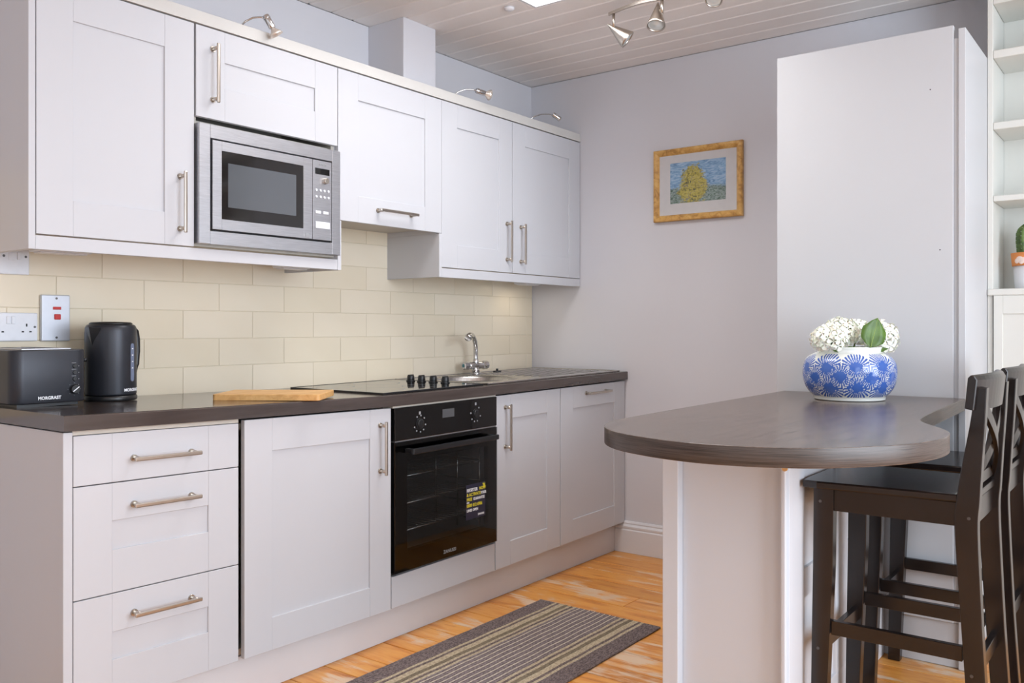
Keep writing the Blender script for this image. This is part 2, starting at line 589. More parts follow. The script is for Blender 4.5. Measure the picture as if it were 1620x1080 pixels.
def handle(p0, p1, x, parent, sagf=False, proj=.032, two=True):
    """bar handle between p0 and p1 (y,z), mounted on plane x"""
    g = G(); (ya, za), (yb, zb) = p0, p1
    d = Vector((0, yb - ya, zb - za)); u = d.normalized()
    a = Vector((x + proj, ya, za)); b = Vector((x + proj, yb, zb))
    mid = (a + b) / 2
    rot = Matrix.Rotation(math.atan2(u.z, u.y), 4, 'X')
    L = d.length / 2 + .006
    g.box(mid.x - .004, mid.x + .004, mid.y - L, mid.y + L, mid.z - .0055, mid.z + .0055, .0025, segs=2, rot=rot, smooth=False)
    for p in (Vector((x, ya, za)) + u * .008, Vector((x, yb, zb)) - u * .008):
        g.cyl(p, p + Vector((proj, 0, 0)), .0062, n=14)
        g.cyl(p, p + Vector((.004, 0, 0)), .0095, n=16)
    o = obj('handle', g, m_nickel, parent, sagf)
    return o


def carcass(x0, x1, y0, y1, z0, z1, t=.018, top=True, shelf=None, front_open=True):
    g = G()
    g.box(x0, x1, y0, y0 + t, z0, z1).box(x0, x1, y1 - t, y1, z0, z1).box(x0, x1, y0 + t, y1 - t, z0, z0 + t)
    g.box(x0, x0 + .008, y0 + t, y1 - t, z0 + t, z1)
    if top:
        g.box(x0, x1, y0 + t, y1 - t, z1 - t, z1)
    for z in (shelf or []):
        g.box(x0 + .01, x1 - .02, y0 + t, y1 - t, z, z + t)
    return g


# --- base run
c = thing('drawer_cabinet', 'pale grey three-drawer base cabinet at the left end of the run', 'cabinet', (.3, -2.51, 0))
obj('carcass', carcass(.02, .57, -2.752, -2.266, .15, .86), m_carc, c, True)
obj('end_panel', G().box(.012, XD, -2.777, -2.7535, .002, .866, .001), m_cab, c, True)
for (z0, z1, recs) in ((.7275, .8555, False), (.438, .7245, True), (.150, .435, True)):
    g = shaker(XDB, XD, -2.7515, -2.268, z0, z1, .1, .098 if z0 > .3 else .1, recs, bt=.112)
    d = obj('drawer', g, m_cab, c, True)
    zh = {True: z1 - .062, False: (z0 + z1) / 2 - .006}[recs]
    handle((-2.600, zh), (-2.415, zh), XD, d, True)

obj('top_rail', G().box(.55, .588, -2.753, -2.266, .857, .8695, .0005), m_carc, c, True)
c = thing('base_cabinet', 'pale grey base cabinet with single door between the drawers and the oven', 'cabinet', (.3, -1.95, 0))
obj('carcass', carcass(.02, .55, -2.262, -1.642, .15, .85), m_carc, c, True)
d = obj('door', shaker(XDB + .004, XD + .004, -2.250, -1.645, .150, .8635), m_cab, c, True)
handle((-1.698, .815), (-1.698, .640), XD + .004, d, True)

c = thing('oven_cabinet', 'pale grey oven housing with filler panel under the black oven', 'cabinet', (.3, -1.34, 0))
obj('carcass', carcass(.02, .55, -1.640, -1.052, .15, .865, .014, top=False), m_carc, c, True)
obj('top_rail', G().box(.55, .596, -1.637, -1.053, .8622, .8695, .0005), m_carc, c, True)
obj('filler_panel', G().box(XDB, XD, -1.637, -1.053, .150, .262, .001), m_cab, c, True)

c = thing('base_cabinet', 'pale grey base cabinet with tall bar handle just right of the oven', 'cabinet', (.3, -.81, 0))
obj('carcass', carcass(.02, .57, -1.048, -.582, .15, .68, top=False), m_carc, c, True)
d = obj('door', shaker(XDB, XD, -1.0475, -.582, .150, .8625), m_cab, c, True)
handle((-.985, .820), (-.985, .640), XD, d, True)
c = thing('base_cabinet', 'pale grey base cabinet with horizontal handle against the back wall', 'cabinet', (.3, -.29, 0))
obj('carcass', carcass(.02, .57, -.578, -.012, .15, .68, top=False), m_carc, c, True)
d = obj('door', shaker(XDB, XD, -.576, -.006, .150, .8625), m_cab, c, True)
handle((-.372, .826), (-.185, .826), XD, d, True)

tag(obj('plinth', G().box(.523, .541, -2.752, -.002, 0.0, .1300, .001), m_plinth, loc=(.532, -1.4, 0)),
    'pale grey kickboard plinth under the run of base cabinets', 'plinth')

# worktop (segmented so that it follows the slightly uneven run), opening over the sink bowl
BCX, BCY, BR = .315, -.86, .185
def worktop():
    g = G()
    def seg(x0, x1, y0, y1):
        n = max(1, round((y1 - y0) / .12))
        q = bmesh.new()
        rows = []
        prof = [(x0, .87), (x1 - (.001 if x1 > .6 else 0), .87), (x1, .871), (x1, .906), (x1 - (.0012 if x1 > .6 else 0), .9088), (x1 - (.004 if x1 > .6 else 0), .91), (x0, .91)]
        for i in range(n + 1):
            y = y0 + (y1 - y0) * i / n
            rows.append([q.verts.new((x, y, z)) for x, z in prof])
        k = len(prof)
        for a, b in zip(rows, rows[1:]):
            for j in range(k):
                q.faces.new((a[j], a[(j + 1) % k], b[(j + 1) % k], b[j]))
        q.faces.new(rows[0]); q.faces.new(rows[-1])
        bmesh.ops.recalc_face_normals(q, faces=q.faces)
        g.merge(q)
    seg(.0115, .6064, -2.782, BCY - BR - .005)
    seg(.0115, BCX - BR - .005, BCY - BR - .005, BCY + BR + .005)
    seg(BCX + BR + .005, .6064, BCY - BR - .005, BCY + BR + .005)
    seg(.0115, .6064, BCY + BR + .005, -.002)
    return g
g = worktop()
# edging strip at the exposed left end
tag(obj('worktop', g, m_top, sagf=True, loc=(.3, -1.4, .89)), 'long dark brown laminate worktop over the base cabinets', 'worktop')

# --- oven
ov = thing('built_in_oven', 'black built-in electric oven under the hob, with glass door', 'oven', (.4, -1.345, .272))
y0, y1 = -1.634, -1.056
g = G(); g.box(.06, .575, y0 + .01, y0 + .03, .272, .864).box(.06, .575, y1 - .03, y1 - .01, .272, .864).box(.06, .07, y0 + .03, y1 - .03, .272, .864)
g.box(.06, .575, y0 + .03, y1 - .03, .272, .292).box(.06, .575, y0 + .03, y1 - .03, .74, .864)
m_cav = plain('oven_enamel', rgb(150, 150, 152), .35)
obj('oven_body', g, m_cav, ov, True)
cp = obj('control_panel', G().box(.575, .604, y0, y1, .745, .8615, .002, segs=2), m_blackg, ov, True)
obj('clock_display', G().box(.604, .6048, -1.385, -1.318, .806, .838), plain('display_grey', rgb(84, 86, 90), .25), cp, True)
ms = [(-1.507, .796), (-1.190, .804)]
for k, (ky, kz) in enumerate(ms):
    g = G().cyl((.604, ky, kz), (.6065, ky, kz), .0205, n=32).cyl((.6065, ky, kz), (.612, ky, kz), .0165, .0150, n=28, bev=.0015)
    g.box(.6118, .6135, ky - .002, ky + .002, kz - .011, kz + .013, .0005)
    obj('knob', g, m_black, cp, True)
    g = G()
    for a in ([20, 60, 100, 180, 215, 255, 290, 330] if k == 0 else [30, 150, 200, 235, 270, 320]):
        yy, zz = ky + .030 * math.cos(R(a + 20)), kz + .030 * math.sin(R(a + 20))
        g.cyl((.604, yy, zz), (.6048, yy, zz), .0033, n=8, smooth=False)
    g.box(.604, .6048, ky - .005, ky + .004, kz + .034, kz + .045)
    o_ = obj('dial_mark', g, m_grey, cp, True); o_['kind'] = 'stuff'
obj('trim_strip', G().box(.580, .600, y0 + .004, y1 - .004, .7405, .744), m_steel, ov, True)
# door : frame with opening and two glass layers
DZ0, DZ1 = .2735, .7395
wy0, wy1, wz0, wz1 = -1.570, -1.108, .345, .668
g = G().box(.578, .603, y0, wy0, DZ0, DZ1, .001).box(.578, .603, wy1, y1, DZ0, DZ1, .001).box(.578, .603, wy0, wy1, DZ0, wz0, .0003).box(.578, .603, wy0, wy1, wz1, DZ1, .0003)
dr = obj('door', g, m_blackg, ov, True)
obj('glass_pane', G().box(.6032, .6062, y0, y1, DZ0, DZ1, .0008), m_ovglass, dr, True)
g = G()
g.box(.640, .654, -1.590, -1.102, .697, .717, .003, segs=2)
for yy in (-1.578, -1.114):
    g.box(.6062, .642, yy - .010, yy + .010, .699, .715, .002)
obj('handle', g, m_black, dr, True)
g = G()
for zz in (.40, .50, .60):
    g.tube([(.545, y0 + .04, zz), (.545, y1 - .04, zz)], .0028, 8)
    g.tube([(.10, y0 + .04, zz), (.10, y1 - .04, zz)], .0028, 8)
    for i in range(17):
        yy = y0 + .05 + i * (y1 - y0 - .1) / 16
        g.tube([(.10, yy, zz), (.545, yy, zz)], .0013, 5)
obj('oven_rack', g, m_chrome, ov, True)
for yy in (y1 - .034, y0 + .034):
    g = G()
    for xx in (.30, .42, .54):
        g.tube([(xx, yy, .32), (xx, yy, .72)], .0035, 6)
    for zz in (.36, .43, .52, .61, .68):
        g.tube([(.14, yy, zz), (.54, yy, zz)], .003, 6)
    obj('side_rail', g, m_chrome, ov, True)
# sticker
st = obj('sticker', G().box(.6064, .6070, -1.252, -1.134, .394, .530), m_navy, dr, True, 'dark promotional sticker with white and yellow print')
S = sag(-1.19)
def stx(body, z, size, mat, y=-1.247, sx=.9):
    text('lettering', body, size, mat, st, facex(.6073, y, z + S), align='LEFT', sx=sx, bold=.0004)
# sub-part level limit: lettering are children of the door
st_parent = dr
def stx(body, z, size, mat, y=-1.247, sx=.9):
    text('lettering', body, size, mat, st_parent, facex(.6073, y, z + S), align='LEFT', sx=sx, bold=.0005)
stx('REGISTER', .502, .017, m_letter); stx('NOW', .502, .017, m_yellow, -1.172)
stx('& ACTIVATE', .484, .017, m_yellow); stx('YOUR', .484, .015, m_letter, -1.162, .8)
stx('FREE', .466, .017, m_yellow); stx('GUARANTEE', .466, .015, m_letter, -1.208, .8)
stx('0800 012 6906', .442, .0175, m_yellow, -1.247, .88)
stx('CALL', .4575, .007, m_letter)
stx('LINES OPEN', .424, .014, m_letter)
stx('ZANUSSI', .403, .010, m_letter, -1.180, .95)
g = G()
g.prism([(-1.150, .508), (-1.136, .508), (-1.136, .526), (-1.141, .521), (-1.147, .527), (-1.151, .522), (-1.145, .516), (-1.150, .512)], .6071, .6076, axis='x')
obj('arrow_mark', g, m_yellow, dr, True)
text('lettering', 'ZANUSSI', .018, m_grey, dr, facex(.6063, -1.345, .292 + sag(-1.345)), extr=.0002, bold=.0003)

# --- hob
hb = thing('ceramic_hob', 'black glass ceramic hob set in the worktop beside the sink', 'hob', (.31, -1.38, .91 + sag(-1.38)))
obj('glass_plate', G().box(.055, .560, -1.650, -1.100, .9102, .9155, .0015, segs=2), m_hobglass, hb, True)
g = G()
g.box(.050, .0545, -1.655, -1.095, .9102, .9165, .001).box(.5605, .566, -1.655, -1.095, .9102, .9165, .001)
g.box(.0545, .5605, -1.655, -1.6505, .9102, .9165, .001).box(.0545, .5605, -1.0995, -1.095, .9102, .9165, .001)
obj('hob_frame', g, m_black, hb, True)
for (x, y, r) in ((.17, -1.53, .075), (.42, -1.53, .095), (.17, -1.31, .095), (.42, -1.31, .075)):
    g = G(); n = 40
    q = bmesh.new()
    A = [q.verts.new((x + r * math.cos(2 * math.pi * k / n), y + r * math.sin(2 * math.pi * k / n), .9157)) for k in range(n)]
    B = [q.verts.new((x + (r - .003) * math.cos(2 * math.pi * k / n), y + (r - .003) * math.sin(2 * math.pi * k / n), .9157)) for k in range(n)]
    for k in range(n):
        q.faces.new((A[k], A[(k + 1) % n], B[(k + 1) % n], B[k]))
    g.merge(q); obj('cooking_zone', g, m_grey, hb, True)
for x in (.205, .268, .335, .402):
    g = G().cyl((x, -1.145, .9156), (x, -1.145, .920), .0195, n=24, bev=.001).cyl((x, -1.145, .920), (x, -1.145, .940), .0165, .0150, n=20, bev=.002)
    g.box(x - .003, x + .003, -1.162, -1.128, .9385, .944, .0015)
    obj('knob', g, m_black, hb, True)

# --- sink
sk = thing('sink', 'stainless steel inset sink with round bowl and ribbed drainer', 'sink', (.31, -.55, .91))
g = G(); q = bmesh.new(); n = 48
X0, X1, Y0, Y1 = .045, .577, -1.082, -.030
def rect_pt(a):
    dx, dy = math.cos(a), math.sin(a)
    hx0, hx1 = BCX - X0, X1 - BCX; hy0, hy1 = BCY - Y0, BCY + BR + .02 - BCY
    tx = (hx1 if dx > 0 else hx0) / max(abs(dx), 1e-9); ty = (hy1 if dy > 0 else hy0) / max(abs(dy), 1e-9)
    k = min(tx, ty); return BCX + dx * k, BCY + dy * k
zs = .9145
outer = []; inner = []
for k in range(n):
    a = 2 * math.pi * (k + .5) / n
    x, y = rect_pt(a)
    outer.append(q.verts.new((x, y, zs))); inner.append(q.verts.new((BCX + BR * math.cos(a), BCY + BR * math.sin(a), zs)))
for k in range(n):
    j = (k + 1) % n
    q.faces.new((outer[k], outer[j], inner[j], inner[k]))
g.merge(q)
g.box(X0, X1, BCY + BR + .02, Y1, .911, zs, .001)
g.box(X0, X1, Y0, Y0 + .012, .9102, .9175, .002, segs=2).box(X0, X1, Y1 - .012, Y1, .9102, .9175, .002, segs=2)
g.box(X0, X0 + .012, Y0, Y1, .9102, .9175, .002, segs=2).box(X1 - .012, X1, Y0, Y1, .9102, .9175, .002, segs=2)
obj('sink_plate', g, m_sink, sk, True)
g = G().lathe([(BR + .012, .9147), (BR + .008, .9172), (BR, .9147), (BR - .006, .905), (BR - .012, .86), (BR - .022, .78), (BR - .05, .752), (.04, .745), (.0, .745)], (BCX, BCY, 0), 48)
obj('sink_bowl', g, m_sink, sk, True)
for i in range(9):
    xx = .13 + i * .045
    g = G().box(xx - .006, xx + .006, -.60, -.10, zs - .001, zs + .0035, .002, segs=2)
    obj('drainer_rib', g, m_sink, sk, True)
g = G().cyl((.155, -.492, .9148), (.155, -.492, .9185), .026, n=24, bev=.001)
wc = obj('waste_ring', g, m_chrome, sk, True)
obj('waste_plug', G().cyl((.155, -.492, .9186), (.155, -.492, .926), .0225, .019, n=20, bev=.002).cyl((.155, -.492, .926), (.155, -.492, .936), .006, n=10), m_black, sk, True)

# --- tap
TX, TY = .100, -.590
tp = thing('mixer_tap', 'chrome mixer tap with curved swivel spout behind the round sink bowl', 'tap', (TX, TY, .914 + sag(TY)))
g = G().cyl((TX, TY, .9148), (TX, TY, .921), .030, n=28, bev=.002).cyl((TX, TY, .921), (TX, TY, .946), .019, .017, n=24)
dv = Vector((.36, .93, 0)).normalized()
u = Vector((math.cos(R(-52)), math.sin(R(-52)), 0))      # across the view
u = Vector((.30, .954, 0)).normalized()
cz = .955
A = Vector((TX, TY, cz)) - u * .040; Bp = Vector((TX, TY, cz)) + u * .040
g.cyl(A, Bp, .0175, n=24, bev=.002)
obj('tap_body', g, m_chrome, tp, True)
for s_, nm in ((-1, 0), (1, 1)):
    p = Vector((TX, TY, cz)) + u * .040 * s_; e = p + u * .030 * s_
    q = G().cyl(p, e, .0215, .0195, n=8, bev=.003, smooth=False)
    h = obj('tap_handle', q, m_chrome, tp, True)
    q = G().cyl(e, e + u * .0015 * s_, .009, n=16)
    obj('tap_cap', q, plain('cap_teal' if nm == 0 else 'cap_red', rgb(40, 120, 130) if nm == 0 else rgb(170, 60, 50), .3), h, True)
sp = [(0, 0, .965), (0, 0, .99), (0, 0, 1.02), (.004, -.001, 1.045), (.020, -.004, 1.072), (.050, -.010, 1.092), (.085, -.018, 1.103), (.125, -.027, 1.105), (.155, -.034, 1.098), (.166, -.036, 1.088)]
pts = [(TX + .47 * math.hypot(a, b), TY - .883 * math.hypot(a, b), z) for a, b, z in sp]
g = G().tube(pts, [.0125, .0115, .0115, .0115, .0115, .0118, .012, .013, .0155, .0165], 18)
g.cyl((TX, TY, .962), (TX, TY, .985), .0155, .0135, n=20, bev=.002)
obj('spout', g, m_chrome, tp, True)

# ------------------------------------------------------------------ things on the worktop
# chopping board
sz = .91 + sag(-2.12)
ax = Vector((.64 - .376, -2.018 + 2.216, 0)); a0 = Vector((.376, -2.216, 0)); ux = ax.normalized(); uy = Vector((-ux.y, ux.x, 0))
Lb, Wb = ax.length + .012, .215
g = G()
poly = []
for (s_, t_) in ((0, 0), (1, 0), (1, 1), (0, 1)):
    cx_, cy_ = s_ * Lb, t_ * Wb
    r = .012
    ccx = r if s_ == 0 else Lb - r; ccy = r if t_ == 0 else Wb - r
    st_a = {(0, 0): 180, (1, 0): 270, (1, 1): 0, (0, 1): 90}[(s_, t_)]
    for k in range(5):
        a = R(st_a + k * 22.5); px, py = ccx + r * math.cos(a), ccy + r * math.sin(a)
        v = a0 + ux * px + uy * py; poly.append((v.x, v.y))
g.prism(poly, sz + .0005, sz + .0205, bev=.002)
tag(obj('chopping_board', g, m_board, loc=(.45, -2.05, sz)), 'light bamboo chopping board lying on the worktop left of the hob', 'chopping board')

# kettle
KX, KY = .150, -2.423; kz = .91 + sag(KY)
kt = thing('kettle', 'satin black jug kettle with water gauge, right of the toaster', 'kettle', (KX, KY, kz))
obj('power_base', G().lathe([(0, 0), (.074, 0), (.076, .003), (.076, .013), (.072, .0165), (0, .0165)], (KX, KY, kz + .001), 48), m_black, kt)
g = G().lathe([(0, .019), (.0735, .019), (.0745, .023), (.0745, .21), (.0735, .226), (.070, .2335), (.066, .2365), (0, .2365)], (KX, KY, kz), 56)
obj('kettle_body', g, m_satin, kt)
obj('lid', G().lathe([(0, .2368), (.062, .2368), (.062, .2405), (.057, .2440), (.02, .2455), (0, .2455)], (KX, KY, kz), 40), m_black, kt)
da = R(-72); dvec = Vector((math.cos(da), math.sin(da), 0)); pe = Vector((-dvec.y, dvec.x, 0))
q = bmesh.new()
base = Vector((KX, KY, kz))
P = [base + dvec * .071 + pe * .030 + Vector((0, 0, .226)), base + dvec * .071 - pe * .030 + Vector((0, 0, .226)), base + dvec * .087 + Vector((0, 0, .229)),
     base + dvec * .0735 + Vector((0, 0, .165)), base + dvec * .060 + Vector((0, 0, .228))]
v = [q.verts.new(p) for p in P]
for f in ((0, 2, 3), (2, 1, 3), (0, 4, 2), (4, 1, 2), (0, 3, 4), (1, 4, 3)):
    q.faces.new([v[i] for i in f])
bmesh.ops.recalc_face_normals(q, faces=q.faces)
g = G(); g.merge(q); obj('spout', g, m_black, kt)
ha = R(106); hv = Vector((math.cos(ha), math.sin(ha), 0))
pts = [base + hv * r + Vector((0, 0, z)) for r, z in ((.070, .222), (.088, .224), (.099, .214), (.104, .19), (.105, .15), (.102, .11), (.094, .088), (.083, .082), (.070, .083))]
obj('handle', G().tube(pts, [.010, .0105, .011, .011, .0105, .010, .010, .009, .009], 12), m_black, kt)
wa = R(-3); wv = Vector((math.cos(wa), math.sin(wa), 0)); wp = Vector((-wv.y, wv.x, 0))
# gauge strip follows the curved body
def on_body(ang, z, r=.0752):
    return base + Vector((math.cos(ang) * r, math.sin(ang) * r, z))
def patch(name, a0_, a1_, z0_, z1_, r, mat, n=6, rnd=False):
    q = bmesh.new(); A = []; B = []
    for i in range(n + 1):
        t = i / n; a = a0_ + (a1_ - a0_) * t
        e = (1 - (2 * t - 1) ** 2) ** .5 * .006 if rnd else 0
        A.append(q.verts.new(on_body(a, z0_ - e, r))); B.append(q.verts.new(on_body(a, z1_ + e, r)))
    for i in range(n):
        q.faces.new((A[i], A[i + 1], B[i + 1], B[i]))
    g = G(); g.merge(q); return obj(name, g, mat, kt)
patch('water_gauge', R(20), R(33), .066, .172, .0752, plain('gauge_blue', rgb(112, 122, 146), .15), rnd=True)
for zz in (.10, .12, .14, .16):
    patch('gauge_mark', R(24), R(29), zz, zz + .003, .0755, m_letter, 3)
# toaster and kettle lettering (cylindrical wrap for the kettle)
cu = bpy.data.curves.new('t', 'FONT'); cu.body = 'MORGRAST'; cu.size = .0125; cu.extrude = .0002; cu.offset = .0004; cu.align_x = 'CENTER'
to = bpy.data.objects.new('t', cu); C.objects.link(to); dg = bpy.context.evaluated_depsgraph_get()
me = bpy.data.meshes.new_from_object(to.evaluated_get(dg)); bpy.data.objects.remove(to)
for vv in me.vertices:
    a = R(27) + vv.co.x / .0752; r = .0753 + vv.co.z
    vv.co = Vector((math.cos(a) * r, math.sin(a) * r, .030 + vv.co.y))
me.materials.clear(); me.materials.append(m_letter)
o = bpy.data.objects.new('lettering', me); C.objects.link(o); o.parent = kt

# toaster
TY0, TY1, TX0, TX1 = -2.770, -2.564, .022, .290
tz = .91 + sag(-2.67)
ts = thing('toaster', 'black long-slot toaster with dial and buttons at the left end of the worktop', 'toaster', (.15, -2.67, tz))
rr_ = .032; poly = []
for (cx_, cy_, a0_) in ((TX1 - rr_, TY1 - rr_, 0), (TX0 + rr_, TY1 - rr_, 90), (TX0 + rr_, TY0 + rr_, 180), (TX1 - rr_, TY0 + rr_, 270)):
    for k in range(7):
        a = R(a0_ + k * 15); poly.append((cx_ + rr_ * math.cos(a), cy_ + rr_ * math.sin(a)))
g = G().prism(poly, tz + .010, tz + .160, bev=.004, smooth_side=True)
obj('toaster_body', g, m_satin, ts)
obj('top_plate', G().box(TX0 + .03, TX1 - .028, TY0 + .035, TY1 - .035, tz + .1595, tz + .1635, .001), m_steel, ts)
for yy in (-2.703, -2.640):
    obj('slot', G().box(TX0 + .045, TX1 - .045, yy - .013, yy + .013, tz + .1632, tz + .1642), m_darkhole, ts)
obj('toaster_foot', G().box(TX0 + .02, TX1 - .02, TY0 + .02, TY1 - .02, tz + .0005, tz + .012), m_black, ts)
ky, kzz = -2.604, tz + .046
kn = obj('knob', G().cyl((TX1 - .001, ky, kzz), (TX1 + .012, ky, kzz), .0135, .0125, n=24, bev=.0015), m_black, ts)
obj('knob_line', G().box(TX1 + .012, TX1 + .0128, -.011 + ky, .011 + ky, kzz - .0012, kzz + .0012, rot=Matrix.Rotation(R(38), 4, 'X')), m_letter, ts)
g = G()
for a in range(0, 360, 45):
    g.cyl((TX1 + .0002, ky + .0175 * math.cos(R(a)), kzz + .0175 * math.sin(R(a))), (TX1 + .0006, ky + .0175 * math.cos(R(a)), kzz + .0175 * math.sin(R(a))), .0009, n=6, smooth=False)
o_ = obj('dial_mark', g, m_grey, ts); o_['kind'] = 'stuff'
for i in range(3):
    zz = tz + .075 + i * .0185
    obj('button', G().cyl((TX1 - .001, ky + .002, zz), (TX1 + .003, ky + .002, zz), .0062, n=16, bev=.001), m_black, ts)
    obj('button_mark', G().box(TX1 + .0002, TX1 + .0008, ky - .007, ky + .005, zz + .0085, zz + .0097).cyl((TX1 + .0002, ky + .013, zz), (TX1 + .0008, ky + .013, zz), .0012, n=8, smooth=False), m_grey, ts)
g = G().tube([(TX1 - .03, TY1 - .001, tz + .128), (TX1 - .028, TY1 + .010, tz + .128)], .006, 8)
obj('lever', g, m_black, ts)
text('lettering', 'MORGRAST', .0125, m_letter, ts, facex(TX1 + .0004, -2.672, tz + .021), sx=.95, bold=.0004)

# ------------------------------------------------------------------ sockets and switches on the tiles
def plate(name, label, y0, y1, z0, z1, mat=None, th=.010):
    p = thing(name, label, 'switch' if 'socket' not in name else 'socket', (tt, (y0 + y1) / 2, z0))
    obj('face_plate', G().box(tt + .0002, tt + th, y0, y1, z0, z1, .003, segs=2), mat or m_plastic, p)
    return p
p = plate('fused_switch', 'white fused switch plate under the left wall cabinet', -2.692, -2.607, 1.290, 1.375)
g = G().box(tt + .009, tt + .014, -2.643, -2.633, 1.335, 1.358, .001); obj('rocker', g, m_plastic, p)
obj('fuse_carrier', G().box(tt + .009, tt + .0115, -2.667, -2.650, 1.333, 1.356, .0008), m_plastic, p)
for yy in (-2.680, -2.618):
    obj('screw', G().cyl((tt + .0095, yy, 1.345), (tt + .0112, yy, 1.345), .0038, n=12, bev=.0006), m_bolt, p)
p = plate('double_socket', 'white double plug socket with two switches above the toaster', -2.729, -2.583, 1.089, 1.175)
for yy in (-2.668, -2.654):
    obj('rocker', G().box(tt + .009, tt + .0135, yy - .005, yy + .005, 1.141, 1.164, .001), m_plastic, p)
for cy in (-2.694, -2.6155):
    g = G().box(tt + .0098, tt + .0104, cy - .002, cy + .002, 1.133, 1.142)
    for dy in (-.011, .011):
        g.box(tt + .0098, tt + .0104, cy + dy - .0035, cy + dy + .0035, 1.1155, 1.1195)
    obj('pin_slot', g, m_darkhole, p)
obj('screw', G().cyl((tt + .0095, -2.592, 1.132), (tt + .0112, -2.592, 1.132), .0035, n=12), m_bolt, p)
p = plate('cooker_switch', 'tall pale metal cooker switch plate with red rocker above the toaster', -2.574, -2.488, 1.088, 1.232,
          plain('switch_steel', rgb(205, 210, 220), .32, .35), .016)
obj('neon', G().box(tt + .015, tt + .0175, -2.541, -2.516, 1.186, 1.195, .0008), m_red, p)
obj('rocker', G().box(tt + .015, tt + .020, -2.537, -2.518, 1.155, 1.172, .0015), m_red, p)
for zz in (1.221, 1.099):
    obj('screw', G().cyl((tt + .0155, -2.530, zz), (tt + .0172, -2.530, zz), .0035, n=12), m_bolt, p)

# ------------------------------------------------------------------ wall cabinets
ZT = 2.098; ZB = 1.388; ZP = 1.345
c = thing('wall_cabinet', 'large pale grey wall cabinet with one door at the left end', 'cabinet', (.15, -2.48, ZP))
obj('carcass', carcass(.001, XUB - .003, -2.722, -2.243, ZB + .004, ZT), m_carc, c)
obj('end_panel', G().box(.001, XU, -2.742, -2.7235, ZP, ZT + .004, .001), m_cab, c)
d = obj('door', shaker(XUB, XU, -2.7215, -2.243, ZB, ZT), m_cab, c)
handle((-2.292, 1.612), (-2.292, 1.432), XU, d)
c = thing('wall_cabinet', 'pale grey wall cabinet with shallow door above the microwave', 'cabinet', (.15, -1.94, ZP))
obj('carcass', carcass(.001, XUB - .003, -2.238, -1.652, ZB + .004, ZT, .014, shelf=[1.786]), m_carc, c)
obj('end_panel', G().box(.001, XU, -1.6505, -1.633, ZP, 1.530, .001).box(.001, XUB - .003, -1.6515, -1.633, 1.53, ZT), m_cab, c)
d = obj('door', shaker(XUB, XU, -2.236, -1.652, 1.806, ZT, .105, .10, True, bt=.108), m_cab, c)
handle((-2.176, 2.040), (-2.176, 1.860), XU, d)
c = thing('wall_cabinet', 'pale grey wall cabinet with lift-up door over the hob', 'cabinet', (.15, -1.36, 1.53))
obj('carcass', carcass(.001, XUB - .003, -1.632, -1.094, 1.55, ZT), m_carc, c)
d = obj('door', shaker(XUB, XU, -1.6485, -1.0785, 1.532, ZT), m_cab, c)
handle((-1.455, 1.588), (-1.255, 1.588), XU, d)
c = thing('wall_cabinet', 'pale grey double-door wall cabinet against the back wall', 'cabinet', (.15, -.54, ZP))
obj('carcass', carcass(.001, XUB - .003, -1.075, -.012, ZB + .004, ZT), m_carc, c)
obj('end_panel', G().box(.001, XU, -1.0925, -1.0762, ZP, 1.530, .001).box(.001, XUB - .003, -1.0925, -1.0762, 1.53, ZT), m_cab, c)
d = obj('door', shaker(XUB, XU, -1.0765, -.5865, ZB, ZT), m_cab, c)
handle((-.629, 1.622), (-.629, 1.440), XU, d)
d = obj('door', shaker(XUB, XU, -.5825, -.006, ZB, ZT), m_cab, c)
handle((-.522, 1.616), (-.522, 1.436), XU, d)

def pelmet(y0, y1, label):
    tag(obj('pelmet', G().box(XUB - .002, XU - .001, y0, y1, ZP, ZB - .004, .0012), m_cab, loc=(XU, (y0 + y1) / 2, ZP)), label, 'pelmet')
pelmet(-2.7235, -1.651, 'pale grey light pelmet under the left wall cabinets and microwave')
pelmet(-1.076, -.004, 'pale grey light pelmet under the double-door wall cabinet')
prof = [(.285, ZT + .0045), (XU + .003, ZT + .0045), (XU + .003, ZT + .010), (XU - .002, ZT + .046), (XU - .006, ZT + .048), (.285, ZT + .048)]
prof = [(a, b) for a, b in prof]
g = G().prism(prof, -2.76, -.003, axis='y')
tag(obj('cornice', g, m_cream, loc=(.3, -1.4, ZT)), 'cream cornice strip along the top of the wall cabinets', 'cornice')

# under cabinet lights
def ucl(y0, y1, x0, x1, label):
    t_ = thing('under_cabinet_light', label, 'light fitting', (.15, (y0 + y1) / 2, 1.365))
    obj('housing', G().box(x0, x1, y0, y1, 1.352, 1.3915, .004, segs=2), m_plastic, t_)
    obj('diffuser', G().box(x0 + .008, x1 - .008, y0 + .012, y1 - .012, 1.348, 1.3522, .001), m_white, t_)
ucl(-2.66, -2.50, .13, .19, 'slim white under-cabinet light above the switch plates')
ucl(-1.80, -1.668, .13, .19, 'slim white under-cabinet light beneath the microwave')

ucl(-.30, -.17, .11, .19, 'small white under-cabinet light beneath the double-door wall cabinet')
d = bpy.data.lights.new('under_cabinet_lamp', 'AREA'); d.shape = 'RECTANGLE'; d.size = .06; d.size_y = .11; d.energy = 0.22; d.color = (1, .86, .68)
o = bpy.data.objects.new('under_cabinet_lamp', d); C.objects.link(o); o.location = (.15, -.235, 1.3465)

